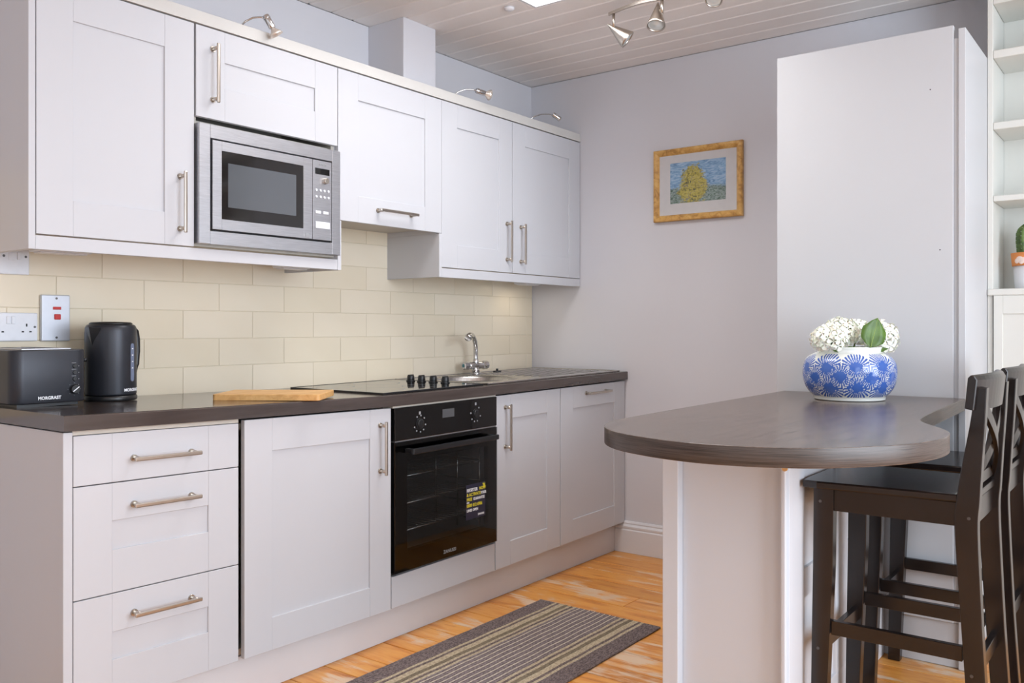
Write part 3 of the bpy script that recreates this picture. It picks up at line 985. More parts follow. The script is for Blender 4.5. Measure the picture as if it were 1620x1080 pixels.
# cabinet-top spotlights
def cab_spot(y0, y1, zt_, tip, aim, label, glass=True, tilt=0):
    """arm from cornice at y0 to head near y1; aim = direction of the lamp"""
    t_ = thing('cabinet_spotlight', label, 'spotlight', (.26, y0, ZT + .048))
    h = Vector((.335, y1, zt_)); a = Vector((.27, y0, ZT + .048))
    pts = [a, a.lerp(h, .25) + Vector((0, 0, .016)), a.lerp(h, .5) + Vector((0, 0, .020)), a.lerp(h, .78) + Vector((0, 0, .013)), h]
    obj('arm', G().cyl(a + Vector((0, 0, -.0005)), a + Vector((0, 0, .004)), .014, n=16).tube(pts, .0032, 8), m_chrome, t_)
    d = Vector(aim).normalized()
    s0 = h - d * .013; s1 = h + d * .034
    obj('lamp_holder', G().cyl(s0, s1, .0115, .0115, n=20, bev=.0015).cyl(s0 + d * .009, s0 + d * .012, .0128, n=20), m_chrome, t_)
    if glass:
        obj('bulb', G().lathe([(.007, 0), (.010, .006), (.018, .016), (.0245, .026), (.0235, .026), (.016, .016), (.004, .004), (0, .004)], (0, 0, 0), 24,
                              mtx=Matrix.Translation(s1) @ d.to_track_quat('Z', 'Y').to_matrix().to_4x4()), plain('reflector_' + str(round(y0 * -100)), rgb(225, 215, 205), .18, .5), t_)
    return t_
cab_spot(-2.045, -1.975, 2.185, None, (.25, .45, -.85), 'chrome spotlight on curved arm above the microwave cabinet')
cab_spot(-.955, -.850, 2.182, None, (.30, .93, -.12), 'chrome spotlight on curved arm right of the boxed pipe')
cab_spot(-.395, -.255, 2.190, None, (.45, .60, -.45), 'chrome spotlight on curved arm nearest the back wall', glass=False)

# ------------------------------------------------------------------ microwave
mw = thing('built_in_microwave', 'stainless steel built-in microwave between the left wall cabinets', 'microwave', (.2, -1.945, 1.398))
my0, my1, mz0, mz1 = -2.236, -1.653, 1.398, 1.783
iy0, iy1, iz0, iz1 = -2.196, -1.692, 1.441, 1.740
X0, X1 = XUB + .001, .339
g = G().box(X0, X1, my0, iy0, mz0, mz1, .0015).box(X0, X1, iy1, my1, mz0, mz1, .0015).box(X0, X1 - .0002, iy0, iy1, mz0, iz0, .0008).box(X0, X1 - .0002, iy0, iy1, iz1, mz1, .0008)
obj('trim_frame', g, m_steel, mw)
obj('microwave_body', G().box(.03, X1 - .012, iy0 - .0005, iy1 + .0005, iz0, iz1), m_black, mw)
gy0, gy1, gz0, gz1 = -2.156, -1.826, 1.482, 1.704
dx0, dx1 = X1 - .011, X1 + .003
g = G().box(dx0, dx1, -2.190, gy0, 1.447, 1.734, .001).box(dx0, dx1, gy1, -1.786, 1.447, 1.734, .001).box(dx0, dx1 - .0001, gy0, gy1, 1.447, gz0, .0005).box(dx0, dx1 - .0001, gy0, gy1, gz1, 1.734, .0005)
dr = obj('door', g, m_steel, mw)
obj('door_glass', G().box(dx0, dx1 - .002, gy0, gy1, gz0, gz1), plain('microwave_glass', rgb(30, 27, 27), .06), dr)
mm = M('microwave_mesh'); 
m_mesh = mm.set(rgb(84, 88, 94), .10, 0, Specular_IOR_Level=.8)
obj('door_screen', G().box(dx1 - .0021, dx1 - .0012, -2.132, -1.857, 1.523, 1.667, .0004), m_mesh, dr)
obj('badge', G().box(dx1 - .0005, dx1 + .0004, -1.817, -1.799, 1.4535, 1.4665), m_grey, dr)
cp = obj('control_panel', G().box(dx0, dx1, -1.784, -1.698, 1.447, 1.734, .001), m_steel, mw)
obj('display', G().box(dx1 - .0005, dx1 + .0006, -1.774, -1.708, 1.684, 1.706), m_blackg, cp)
text('lettering', 'BOSCH', .010, m_grey, cp, facex(dx1 + .0002, -1.741, 1.715), bold=.0002)
obj('knob', G().cyl((dx1, -1.730, 1.662), (dx1 + .014, -1.730, 1.662), .0115, .0105, n=24, bev=.0012), m_nickel, cp)
for r_ in range(2):
    for k in range(4):
        yy = -1.769 + k * .0185; zz = 1.626 - r_ * .0235
        obj('button', G().cyl((dx1, yy, zz), (dx1 + .003, yy, zz), .0048, n=14, bev=.0008), m_plastic, cp)
for yy in (-1.762, -1.727):
    obj('button', G().box(dx1, dx1 + .004, yy - .0125, yy + .0125, 1.541, 1.552, .002, segs=2), m_plastic, cp)
obj('door_button', G().box(dx1, dx1 + .004, -1.774, -1.708, 1.488, 1.513, .0015), m_plastic, cp)

# ------------------------------------------------------------------ back wall picture
pc = thing('framed_picture', 'gilt-framed painting of a blue sky over green land on the back wall', 'picture', (.99, -.01, 1.82))
px0, px1, pz0, pz1 = .762, 1.222, 1.647, 1.997
def frame_bar(a, b, inward):
    pass
q = bmesh.new()
lv = [(0, -.002), (0, -.020), (.004, -.024), (.012, -.025), (.022, -.020), (.028, -.014), (.0305, -.012)]
rings = []
for ins, y in lv:
    rings.append([q.verts.new(p) for p in ((px0 + ins, y, pz0 + ins), (px1 - ins, y, pz0 + ins), (px1 - ins, y, pz1 - ins), (px0 + ins, y, pz1 - ins))])
for a, b in zip(rings, rings[1:]):
    for k in range(4):
        q.faces.new((a[k], a[(k + 1) % 4], b[(k + 1) % 4], b[k]))
bmesh.ops.recalc_face_normals(q, faces=q.faces)
g = G(); g.merge(q); obj('picture_frame', g, m_gold, pc)
obj('mount', G().box(px0 + .028, px1 - .028, -.012, -.003, pz0 + .028, pz1 - .028), plain('mount_card', rgb(216, 209, 208), .8), pc)
def art():
    m = M('painted_landscape'); tc = m.node('ShaderNodeTexCoord'); s_ = m.node('ShaderNodeSeparateXYZ'); m.l.new(tc.outputs['Generated'], s_.inputs[0])
    v = m.coord((1, 1, 1), 'Generated'); mp = m.coord((2.2, 1, 5), 'Generated')
    n1 = m.noise(mp, 3.0, 5, .65, 1.2); n2 = m.noise(v, 5.0, 6, .7, 1.5); n3 = m.noise(mp, 9, 4, .7, .8)
    sky = m.ramp(n1, [(.30, rgb(74, 112, 160)), (.48, rgb(132, 168, 204)), (.62, rgb(176, 198, 220)), (.8, rgb(96, 122, 160))])
    land = m.ramp(n3, [(.35, rgb(34, 58, 50)), (.46, rgb(78, 104, 84)), (.55, rgb(176, 186, 180)), (.64, rgb(50, 74, 84))])
    ad = m.node('ShaderNodeMath', operation='MULTIPLY_ADD'); ad.inputs[1].default_value = .25
    m.l.new(n2, ad.inputs[0]); m.l.new(s_.outputs[2], ad.inputs[2])
    hor = m.ramp(ad.outputs[0], [(.46, (0, 0, 0, 1)), (.52, (1, 1, 1, 1))])
    col = m.mix(hor, land, sky)
    # ochre mass left of centre
    dx = m.node('ShaderNodeVectorMath', operation='DISTANCE'); sc = m.node('ShaderNodeVectorMath', operation='MULTIPLY'); sc.inputs[1].default_value = (1.25, 0, .62)
    m.l.new(tc.outputs['Generated'], sc.inputs[0]); m.l.new(sc.outputs[0], dx.inputs[0]); dx.inputs[1].default_value = (.52, 0, .24)
    a2 = m.node('ShaderNodeMath', operation='MULTIPLY_ADD'); a2.inputs[1].default_value = .55; m.l.new(n2, a2.inputs[0]); m.l.new(dx.outputs['Value'], a2.inputs[2])
    blob = m.ramp(a2.outputs[0], [(.55, (1, 1, 1, 1)), (.60, (0, 0, 0, 1))])
    och = m.ramp(m.noise(v, 14, 5, .7, 1), [(.38, rgb(62, 66, 46)), (.47, rgb(168, 150, 40)), (.56, rgb(206, 186, 84)), (.64, rgb(96, 88, 92))])
    col = m.mix(blob, col, och)
    return m.set(col, .6)
obj('painting', G().box(.850, 1.138, -.0128, -.0122, 1.731, 1.927), art(), pc)
obj('glazing', G().box(px0 + .03, px1 - .03, -.0150, -.0135, pz0 + .03, pz1 - .03), m_clear, pc)

# ------------------------------------------------------------------ tall cabinet
tc_ = thing('tall_cabinet', 'tall plain white cabinet standing behind the breakfast bar', 'cabinet', (1.95, -.33, 0))
obj('carcass', G().box(1.640, 2.246, -.648, -.004, .10, 2.085, .001), m_tall, tc_)
obj('door', G().box(1.631, 2.231, -.670, -.6485, .1505, 2.132, .0015), m_tall, tc_)
obj('filler_strip', G().box(2.2315, 2.246, -.664, -.6485, .151, 2.088, .0005), m_tall, tc_)
obj('side_panel', G().box(2.2465, 2.2675, -.672, -.004, .001, 2.117, .001), m_tall, tc_)
obj('side_panel', G().box(1.6315, 1.6395, -.648, -.004, .001, 2.10, .001), m_tall, tc_)
obj('plinth', G().box(1.640, 2.246, -.660, -.640, .001, .1485, .001), m_tall, tc_)
g = G()
for (x, z) in ((2.16, 1.93), (2.19, 1.39)):
    g.cyl((x, -.6700, z), (x, -.6706, z), .0022, n=10)
obj('screw_hole', g, m_gap, tc_)

# ------------------------------------------------------------------ bookcase
bk = thing('bookcase', 'built-in cream bookcase with open shelves over a cupboard, at the right edge', 'bookcase', (2.85, -.13, 0))
bx0, bx1, by = 2.2685, 3.5, -.262
obj('side', G().box(bx0, bx0 + .018, by, -.004, 0.001, ZC - .002, .0015), m_shelf, bk)
obj('side', G().box(bx1 - .018, bx1, by, -.004, 0.001, ZC - .002, .0015), m_shelf, bk)
obj('back_panel', G().box(bx0 + .0185, bx1 - .0185, -.014, -.006, 0.001, ZC - .004), m_shelf, bk)
for (zb, zt_) in ((2.112, 2.141), (1.852, 1.878), (1.590, 1.611)):
    obj('shelf', G().box(bx0 + .0185, bx1 - .0185, by + .001, -.0145, zb, zt_, .002), m_shelf, bk)
obj('shelf', G().box(bx0 + .0005, bx1 - .0005, by - .012, -.0145, 1.247, 1.271, .004, segs=2), m_shelf, bk)
obj('shelf', G().box(bx0 + .0185, bx1 - .0185, by, -.0145, 2.310, ZC - .004, .002), m_shelf, bk)
for i in range(3):
    a = bx0 + .021 + i * .398; b = a + .395
    g = G().box(a, a + .030, by - .010, by - .0015, .72, 1.2465, .0012).box(b - .06, b, by - .010, by - .0015, .72, 1.2465, .0012)
    g.box(a + .03, b - .06, by - .010, by - .0015, 1.180, 1.2465, .0012).box(a + .03, b - .06, by - .010, by - .0015, .72, .79, .002)
    g.box(a + .025, b - .055, by - .004, by - .0015, .78, 1.19)
    obj('cupboard_door', g, m_shelf, bk)
    obj('cupboard_door', G().box(a, b, by - .010, by - .0015, .13, .710, .003), m_shelf, bk)
obj('plinth', G().box(bx0 + .0185, bx1 - .0185, by - .004, by + .01, .001, .128, .002), m_shelf, bk)
# cactus pot
cx, cy = 2.392, -.135
pt = thing('potted_cactus', 'small ribbed green cactus in a white and terracotta pot on the shelf', 'plant', (cx, cy, 1.272))
obj('pot', G().lathe([(0, 0), (.050, 0), (.052, .003), (.0575, .086), (0, .086)], (cx, cy, 1.2715), 40), m_white, pt)
g = G().lathe([(.0578, .0865), (.061, .0865), (.0655, .1345), (.060, .1345), (.057, .125), (0, .125)], (cx, cy, 1.2715), 40)
obj('pot_rim', g, plain('terracotta', rgb(222, 140, 78), .7), pt)
m_cloudy = plain('white_glaze', rgb(236, 214, 204), .6)
q = bmesh.new()
g = G()
for (a, z, r) in ((-128, .104, .010), (-118, .110, .013), (-106, .106, .012), (-112, .100, .009), (-97, .102, .009)):
    v = Vector((math.cos(R(a)), math.sin(R(a)), 0)); p = Vector((cx, cy, 1.2715 + z)) + v * .0628
    g.lathe([(0, .0022), (r * .7, .0018), (r, 0)], (0, 0, 0), 14, mtx=Matrix.Translation(p) @ v.to_track_quat('Z', 'Y').to_matrix().to_4x4())
obj('cloud_motif', g, m_cloudy, pt)
q = bmesh.new(); rings = []; nr = 12; n = nr * 6
for z, r in ((.122, .036), (.14, .041), (.18, .044), (.21, .043), (.228, .036), (.240, .024), (.246, .010)):
    rings.append([q.verts.new((cx + (r * (1 + .13 * math.cos(nr * 2 * math.pi * k / n))) * math.cos(2 * math.pi * k / n), cy + (r * (1 + .13 * math.cos(nr * 2 * math.pi * k / n))) * math.sin(2 * math.pi * k / n), 1.2715 + z)) for k in range(n)])
for a, b in zip(rings, rings[1:]):
    for k in range(n):
        f = q.faces.new((a[k], a[(k + 1) % n], b[(k + 1) % n], b[k])); f.smooth = True
q.faces.new(rings[-1])
bmesh.ops.recalc_face_normals(q, faces=q.faces)
g = G(); g.merge(q)
mc = M('cactus_skin'); mcol = mc.ramp(mc.noise(mc.coord(), 60, 3), [(.3, rgb(52, 78, 40)), (.7, rgb(104, 130, 66))])
obj('cactus', g, mc.set(mcol, .6), pt)
g = G()
for k in range(nr):
    a = 2 * math.pi * k / nr
    for z, r in ((.135, .0455), (.150, .0475), (.165, .049), (.180, .0497), (.195, .0492), (.210, .0485), (.226, .042)):
        p = Vector((cx + r * math.cos(a), cy + r * math.sin(a), 1.2715 + z))
        for s_ in (-.4, 0, .4):
            g.cyl(p, p + Vector((math.cos(a + s_), math.sin(a + s_), .2)) * .005, .0005, .0001, n=3, smooth=False)
sp_ = obj('spine', g, m_letter, pt); sp_['kind'] = 'stuff'
# soil is hidden

# ------------------------------------------------------------------ breakfast bar
def catmull(P, n=6, closed=False):
    out = []
    for i in range(len(P) - 1):
        p0 = P[max(i - 1, 0)]; p1 = P[i]; p2 = P[i + 1]; p3 = P[min(i + 2, len(P) - 1)]
        for k in range(n):
            t = k / n
            out.append(tuple(.5 * ((2 * p1[j]) + (-p0[j] + p2[j]) * t + (2 * p0[j] - 5 * p1[j] + 4 * p2[j] - p3[j]) * t * t + (-p0[j] + 3 * p1[j] - 3 * p2[j] + p3[j]) * t ** 3) for j in range(2)))
    out.append(P[-1]); return out
curve = catmull([(1.671, -1.44), (1.683, -1.84), (1.700, -1.985), (1.735, -2.062), (1.785, -2.122), (1.847, -2.167), (1.937, -2.203), (2.012, -2.218), (2.073, -2.219), (2.147, -2.204),
                 (2.213, -2.177), (2.273, -2.138), (2.343, -2.060), (2.395, -1.972), (2.423, -1.877), (2.430, -1.793), (2.419, -1.717), (2.396, -1.655), (2.356, -1.584), (2.320, -1.515),
                 (2.297, -1.430), (2.283, -1.22), (2.276, -1.0), (2.2655, -.6735)], 5)
poly = [(1.660, -.6735)] + curve
g = G().prism(poly, .857, .897, bev=.0015, mat=0, sidemat=1, smooth_side=True)
bt = thing('peninsula_worktop', 'grey-brown wood-effect curved breakfast bar top', 'worktop', (2.0, -1.4, .857))
obj('bar_top', g, [m_bar, m_baredge], bt)

ib = thing('peninsula_cabinet', 'white painted base unit under the curved breakfast bar top', 'cabinet', (1.84, -1.15, 0))
IY = -1.622
obj('post', G().box(1.657, 1.705, IY, IY + .045, .001, .8565, .0015), m_island, ib)
obj('end_panel', G().box(1.705, 1.998, IY + .030, IY + .048, .001, .8565, .001), m_island, ib)
obj('post', G().box(1.9985, 2.013, IY - .001, IY + .030, .001, .8565, .004, segs=2), m_island, ib)
obj('body', G().box(1.660, 1.995, IY + .0485, -.675, .001, .8565), m_island, ib)
# panelled right side facing the stools
g = G()
xs0, xs1 = 1.9955, 2.012
g.box(xs0, xs1, IY + .0305, IY + .145, .001, .8565, .001)
g.box(xs0, xs1, -.79, -.675, .001, .8565, .001).box(xs0, xs1, -1.20, -1.09, .10, .78, .001)
g.box(xs0, xs1 - .0002, IY + .145, -.79, .78, .8565, .001).box(xs0, xs1 - .0002, IY + .145, -.79, .001, .10, .001)
g.box(xs0, xs1 - .0004, IY + .145, -.79, .395, .475, .001)
g.box(xs0, xs1 - .010, IY + .14, -.785, .09, .79)
obj('side_panelling', g, m_white, ib)
obj('timber_block', G().cyl((2.012, IY - .006, .766), (2.012, IY - .0012, .766), .0075, n=12), m_pine, ib)

# ------------------------------------------------------------------ bar stools
def stool(y0, label):
    """front legs at x 2.03, back legs at 2.40; width .345 from y0"""
    W = .345; y1 = y0 + W
    t_ = thing('bar_stool', label, 'stool', (2.24, (y0 + y1) / 2, 0), 'black-brown stools at the breakfast bar')
    lw = .034
    # rear legs: curved profile (x,z)
    fr = [(2.430, .0005), (2.412, .26), (2.399, .46), (2.388, .64), (2.392, .71), (2.405, .80), (2.421, .89), (2.434, .985)]
    bk_ = [(2.475, .0005), (2.456, .27), (2.446, .46), (2.439, .64), (2.443, .71), (2.448, .80), (2.454, .89), (2.459, .985)]
    prof = catmull(fr, 4) + catmull(bk_, 4)[::-1]
    for yy in (y0, y1 - lw):
        g = G().prism(prof, yy, yy + lw, axis='y', bev=.002)
        obj('rear_leg', g, m_stool, t_)
    pf = [(2.032, .0005), (2.074, .0005), (2.096, .40), (2.096, .703), (2.042, .703)]
    pf = [(2.034, .0005), (2.072, .0005), (2.094, .50), (2.097, .703), (2.044, .703), (2.042, .50)]
    for yy in (y0, y1 - lw):
        obj('front_leg', G().prism(pf, yy, yy + lw, axis='y', bev=.002), m_stool, t_)
    # seat: slightly dished slab, wider at front
    poly = [(2.022, y0 - .018), (2.06, y0 - .022), (2.392, y0 + .002), (2.392, y0 + lw + .002), (2.43, y0 + lw + .002), (2.43, y1 - lw - .002), (2.392, y1 - lw - .002), (2.392, y1 - .002), (2.06, y1 + .010), (2.024, y1 + .006), (2.017, y1 - .03), (2.016, (y0 + y1) / 2), (2.017, y0 + .03)]
    if y0 > -1.2:
        poly = [(a, min(b, -.677)) for a, b in poly]
    obj('seat', G().prism(poly, .7035, .7235, bev=.004), m_stool, t_)
    for yy in (y0 + .006, y1 - .006 - .020):
        obj('apron', G().box(2.095, 2.392, yy, yy + .020, .645, .703, .001), m_stool, t_)
    obj('apron', G().box(2.052, 2.072, y0 + lw, y1 - lw, .645, .703, .001), m_stool, t_)
    obj('apron', G().box(2.405, 2.425, y0 + lw, y1 - lw, .640, .700, .001), m_stool, t_)
    for yy in (y0 + .009, y1 - .009 - .017):
        obj('stretcher', G().box(2.088, 2.404, yy, yy + .017, .315, .352, .001), m_stool, t_)
    obj('stretcher', G().box(2.055, 2.072, y0 + lw, y1 - lw, .268, .306, .001), m_stool, t_)
    obj('stretcher', G().box(2.418, 2.435, y0 + lw, y1 - lw, .268, .306, .001), m_stool, t_)
    # curved top rail in front of the posts
    q = bmesh.new(); rings = []; n = 16
    for i in range(n + 1):
        s_ = i / n; y = y0 - .012 + (W + .024) * s_
        bow = .030 * (1 - (2 * s_ - 1) ** 2)
        top = 1.016 + .004 * (1 - (2 * s_ - 1) ** 2)
        pr = [(2.412, .934), (2.432, .930), (2.440, 1.004), (2.434, 1.014), (2.426, top), (2.419, 1.008)]
        rings.append([q.verts.new((x + bow, y, z)) for x, z in pr])
    for a, b in zip(rings, rings[1:]):
        for k in range(6):
            q.faces.new((a[k], a[(k + 1) % 6], b[(k + 1) % 6], b[k]))
    q.faces.new(rings[0]); q.faces.new(rings[-1]); bmesh.ops.recalc_face_normals(q, faces=q.faces)
    bmesh.ops.bevel(q, geom=[e for e in q.edges if e.is_boundary is False and len(e.link_faces) == 2 and e.calc_face_angle(0) > .9], offset=.002, segments=1, affect='EDGES')
    g = G(); g.merge(q); obj('top_rail', g, m_stool, t_)
    # crossed slats
    ya, yb = y0 + lw, y1 - lw
    for s_ in (0, 1):
        p0 = (2.418, ya if s_ == 0 else yb, .745); p1 = (2.444, yb if s_ == 0 else ya, .935)
        pts = []
        q = bmesh.new(); rr = []
        for i in range(11):
            t = i / 10; y = p0[1] + (p1[1] - p0[1]) * t; z = p0[2] + (p1[2] - p0[2]) * t
            x = p0[0] + (p1[0] - p0[0]) * t + .018 * math.sin(math.pi * t) + (.004 if s_ else -.004)
            rr.append([q.verts.new((x + a, y, z + b)) for a, b in ((-.005, -.017), (.005, -.017), (.005, .017), (-.005, .017))])
        for a, b in zip(rr, rr[1:]):
            for k in range(4):
                q.faces.new((a[k], a[(k + 1) % 4], b[(k + 1) % 4], b[k]))
        q.faces.new(rr[0]); q.faces.new(rr[-1]); bmesh.ops.recalc_face_normals(q, faces=q.faces)
        g = G(); g.merge(q); obj('back_slat', g, m_stool, t_)
    obj('back_rail', G().box(2.412, 2.428, ya, yb, .735, .765, .001), m_stool, t_)
    for (x, z) in ((2.062, .668), (2.056, .275), (2.420, .668), (2.426, .288)):
        obj('bolt', G().cyl((x, y0 + .0005, z), (x, y0 - .0012, z), .0040, n=14), m_bolt, t_)
    return t_
stool(-1.500, 'black-brown bar stool nearest the camera, seat tucked under the bar')
stool(-1.022, 'black-brown bar stool farther back, beside the tall white cabinet')

# ------------------------------------------------------------------ vase with hydrangeas
VX, VY, VZ = 1.970, -.930, .8972
prof = [(.000, 0), (.104, 0), (.110, .003), (.112, .012), (.125, .026), (.139, .050), (.1445, .078), (.1445, .100), (.140, .122), (.129, .138), (.112, .148), (.098, .153), (.098, .164), (.101, .169), (.097, .171), (.090, .168), (.088, .150), (.10, .12), (.10, .05), (.06, .03), (0, .03)]
vz = thing('vase', 'squat white ceramic vase with blue starburst pattern on the bar', 'vase', (VX, VY, VZ))
q = bmesh.new(); NA = 520
pp = catmull(prof[2:12], 9); pp = prof[:2] + pp + prof[12:]
rings = []
for r, z in pp:
    if r < 1e-6:
        rings.append([q.verts.new((0, 0, z))]); continue
    rings.append([q.verts.new((r * math.cos(2 * math.pi * k / NA), r * math.sin(2 * math.pi * k / NA), z)) for k in range(NA)])
for a, b in zip(rings, rings[1:]):
    for k in range(NA):
        j = (k + 1) % NA
        if len(a) == 1: f = q.faces.new((a[0], b[j], b[k]))
        elif len(b) == 1: f = q.faces.new((a[k], a[j], b[0]))
        else: f = q.faces.new((a[k], a[j], b[j], b[k]))
        f.smooth = True
bmesh.ops.recalc_face_normals(q, faces=q.faces)
me = bpy.data.meshes.new('vase_body'); q.to_mesh(me); q.free()
ca = me.color_attributes.new('glaze', 'FLOAT_COLOR', 'POINT')
viewa = math.atan2(-3.828 - VY, 2.8209 - VX)
stars = []
for k in range(10):
    for j, (dz, off) in enumerate(((.108, 0), (.046, .06), (.078, .5))):
        stars.append((viewa + R(36) * (k + off) + R(8), dz + random.uniform(-.004, .004), .049 + random.uniform(-.002, .002), random.random() * 6, 26))
white = rgb(226, 229, 224); blue = rgb(66, 104, 182); blue2 = rgb(44, 80, 160)
for i, v in enumerate(me.vertices):
    x, y, z = v.co; r = math.hypot(x, y); col = white
    if .014 < z < .149 and r > .108:
        a = math.atan2(y, x); best = None
        for (sa, sz_, sr, ph, nsp) in stars:
            da = (a - sa + math.pi) % (2 * math.pi) - math.pi
            dx = da * .140; dz = (z - sz_) * 1.08
            t = math.hypot(dx, dz) / sr
            if best is None or t < best[0]:
                best = (t, math.atan2(dz, dx) * nsp + ph)
        t, ang = best
        if t < 1:
            c_ = math.cos(ang)
            if t < .30 or c_ > -1.02 + 1.0 * max(0, t - .30) * 1.35:
                k_ = t * (.5 + .5 * c_)
                col = tuple(blue[q_] * (1 - k_) + blue2[q_] * k_ for q_ in range(3)) + (1,)
    ca.data[i].color = col
mv = M('starburst_glaze'); at = mv.node('ShaderNodeAttribute', attribute_name='glaze'); mv.set(at.outputs['Color'], .12)
me.materials.append(mv.m)
vb = bpy.data.objects.new('vase_body', me); C.objects.link(vb); vb.parent = vz; vb['_o'] = vz['_o']

m_pet = paint('hydrangea_petal', rgb(250, 249, 234), .6, .04, 40, .1)
m_pet.node_tree.nodes['Principled BSDF'].inputs['Subsurface Weight'].default_value = .15
m_leaf = M('hydrangea_leaf'); lc = m_leaf.ramp(m_leaf.noise(m_leaf.coord(), 30, 4), [(.3, rgb(56, 84, 26)), (.7, rgb(86, 118, 40))]); m_leaf = m_leaf.set(lc, .45)
m_stem = plain('green_stem', rgb(88, 106, 54), .6)


def bloom(center, rad, label, n=46, flat=.8, leafs=(), stem_to=None):
    t_ = thing('hydrangea', label, 'flower', center, 'white hydrangea heads in the blue vase')
    c0 = Vector(center); q = bmesh.new()
    for i in range(n):
        zf = 1 - 1.72 * (i + .5) / n; rr = math.sqrt(max(0, 1 - zf * zf)); a = i * 2.39996
        d = Vector((rr * math.cos(a), rr * math.sin(a), zf)); nrm = (d + Vector((random.uniform(-.25, .25), random.uniform(-.25, .25), random.uniform(-.15, .25)))).normalized()
        p = c0 + Vector((d.x * rad, d.y * rad, d.z * rad * flat)) * random.uniform(.86, 1.06)
        u_ = nrm.orthogonal().normalized(); v_ = nrm.cross(u_); ph = random.random() * 6; pr = random.uniform(.0155, .0190)
        cv = q.verts.new(p)
        for k in range(4):
            b = ph + k * math.pi / 2
            def pt_(ang, r_, h): return q.verts.new(p + (u_ * math.cos(ang) + v_ * math.sin(ang)) * r_ + nrm * h)
            e = [pt_(b - .42, pr * .45, .0012), pt_(b - .62, pr * .85, .0028), pt_(b - .25, pr * 1.12, .0012), pt_(b + .25, pr * 1.12, .0012), pt_(b + .62, pr * .85, .0028), pt_(b + .42, pr * .45, .0012)]
            m_ = q.verts.new(p + (u_ * math.cos(b) + v_ * math.sin(b)) * pr * .7 + nrm * .0004)
            q.faces.new((cv, e[0], m_)); q.faces.new((cv, m_, e[5]))
            for j in range(5):
                q.faces.new((e[j], e[j + 1], m_))
    for f in q.faces: f.smooth = True
    g = G(); g.merge(q); fo = obj('floret', g, m_pet, t_); fo['kind'] = 'stuff'
    g = G().tube([c0 + Vector((0, 0, -rad * .2)), c0.lerp(Vector((VX, VY, VZ + .12)), .45) + Vector((0, 0, -.005)), Vector((VX + (c0.x - VX) * .3, VY + (c0.y - VY) * .3, VZ + .06))], .003, 6)
    for k in range(9):
        d = Vector((random.uniform(-1, 1), random.uniform(-1, 1), random.uniform(-.4, 1))).normalized()
        g.tube([c0 + Vector((0, 0, -rad * .3)), c0 + Vector((d.x, d.y, d.z * flat)) * rad * .85], .0011, 4)
    obj('stem', g, m_stem, t_)
    return t_


def camdir(px_x, dz, dy):   # small helper: offset across the view, height, depth (away)
    right = Vector((.8006, .599, 0)); away = Vector((-.599, .8006, 0))
    return Vector((VX, VY, VZ)) + right * px_x + away * dy + Vector((0, 0, dz))


bloom(camdir(-.080, .196, -.045), .055, 'white hydrangea head at the left side of the vase')
bloom(camdir(-.028, .218, .000), .056, 'white hydrangea head in the middle, rising highest from the vase')
t_r = bloom(camdir(.105, .200, .005), .054, 'white hydrangea head at the right side of the vase', flat=1.0)
bloom(camdir(.045, .215, .050), .052, 'white hydrangea head behind the green leaf')
# leaf belongs to the right-hand hydrangea
q = bmesh.new()
right = Vector((.8006, .599, 0)); away = Vector((-.599, .8006, 0)); up = Vector((0, 0, 1))
tipp = camdir(.060, .264, -.085); basep = camdir(.030, .170, -.098)
ax_ = (tipp - basep); Ll = ax_.length; ax_.normalize(); sd = (right - ax_ * right.dot(ax_)).normalized(); nn = ax_.cross(sd)
W_ = [0, .55, .86, 1.0, .98, .88, .68, .38, .0]
Lv = []; 
for i, w_ in enumerate(W_):
    t = i / 8; cpt = basep + ax_ * Ll * t + nn * (.010 * math.sin(t * 2.6))
    row = []
    for s_ in (-1, -.5, 0, .5, 1):
        jag = .0018 * ((i * 7) % 3 - 1) if abs(s_) == 1 else 0
        row.append(q.verts.new(cpt + sd * (s_ * (w_ * .040 + jag * (w_ > 0))) - nn * (.006 * (abs(s_)) * w_)))
    Lv.append(row)
for a, b in zip(Lv, Lv[1:]):
    for k in range(4):
        f = q.faces.new((a[k], a[k + 1], b[k + 1], b[k])); f.smooth = True
g = G(); g.merge(q); lf = obj('leaf', g, m_leaf, t_r)
sm = lf.modifiers.new('s', 'SOLIDIFY'); sm.thickness = .0008
g = G().tube([basep - nn * .001, basep.lerp(tipp, .5) + nn * (-.0018), tipp], [.0014, .001, .0005], 5)
obj('leaf_vein', g, plain('vein', rgb(150, 176, 92), .5), t_r)
for (a_, b_, c_) in ((-.02, .165, -.06), (.085, .162, -.05), (-.06, .160, -.07)):
    q = bmesh.new()
    p = camdir(a_, b_, c_)
    e = [p + right * x_ + up * z_ + away * y_ for x_, z_, y_ in ((-.022, 0, 0), (0, .009, .004), (.024, .004, .002), (0, -.007, -.006))]
    q.faces.new([q.verts.new(x_) for x_ in e])
    g = G(); g.merge(q); lf2 = obj('leaf', g, m_leaf, t_r); sm = lf2.modifiers.new('s', 'SOLIDIFY'); sm.thickness = .0008

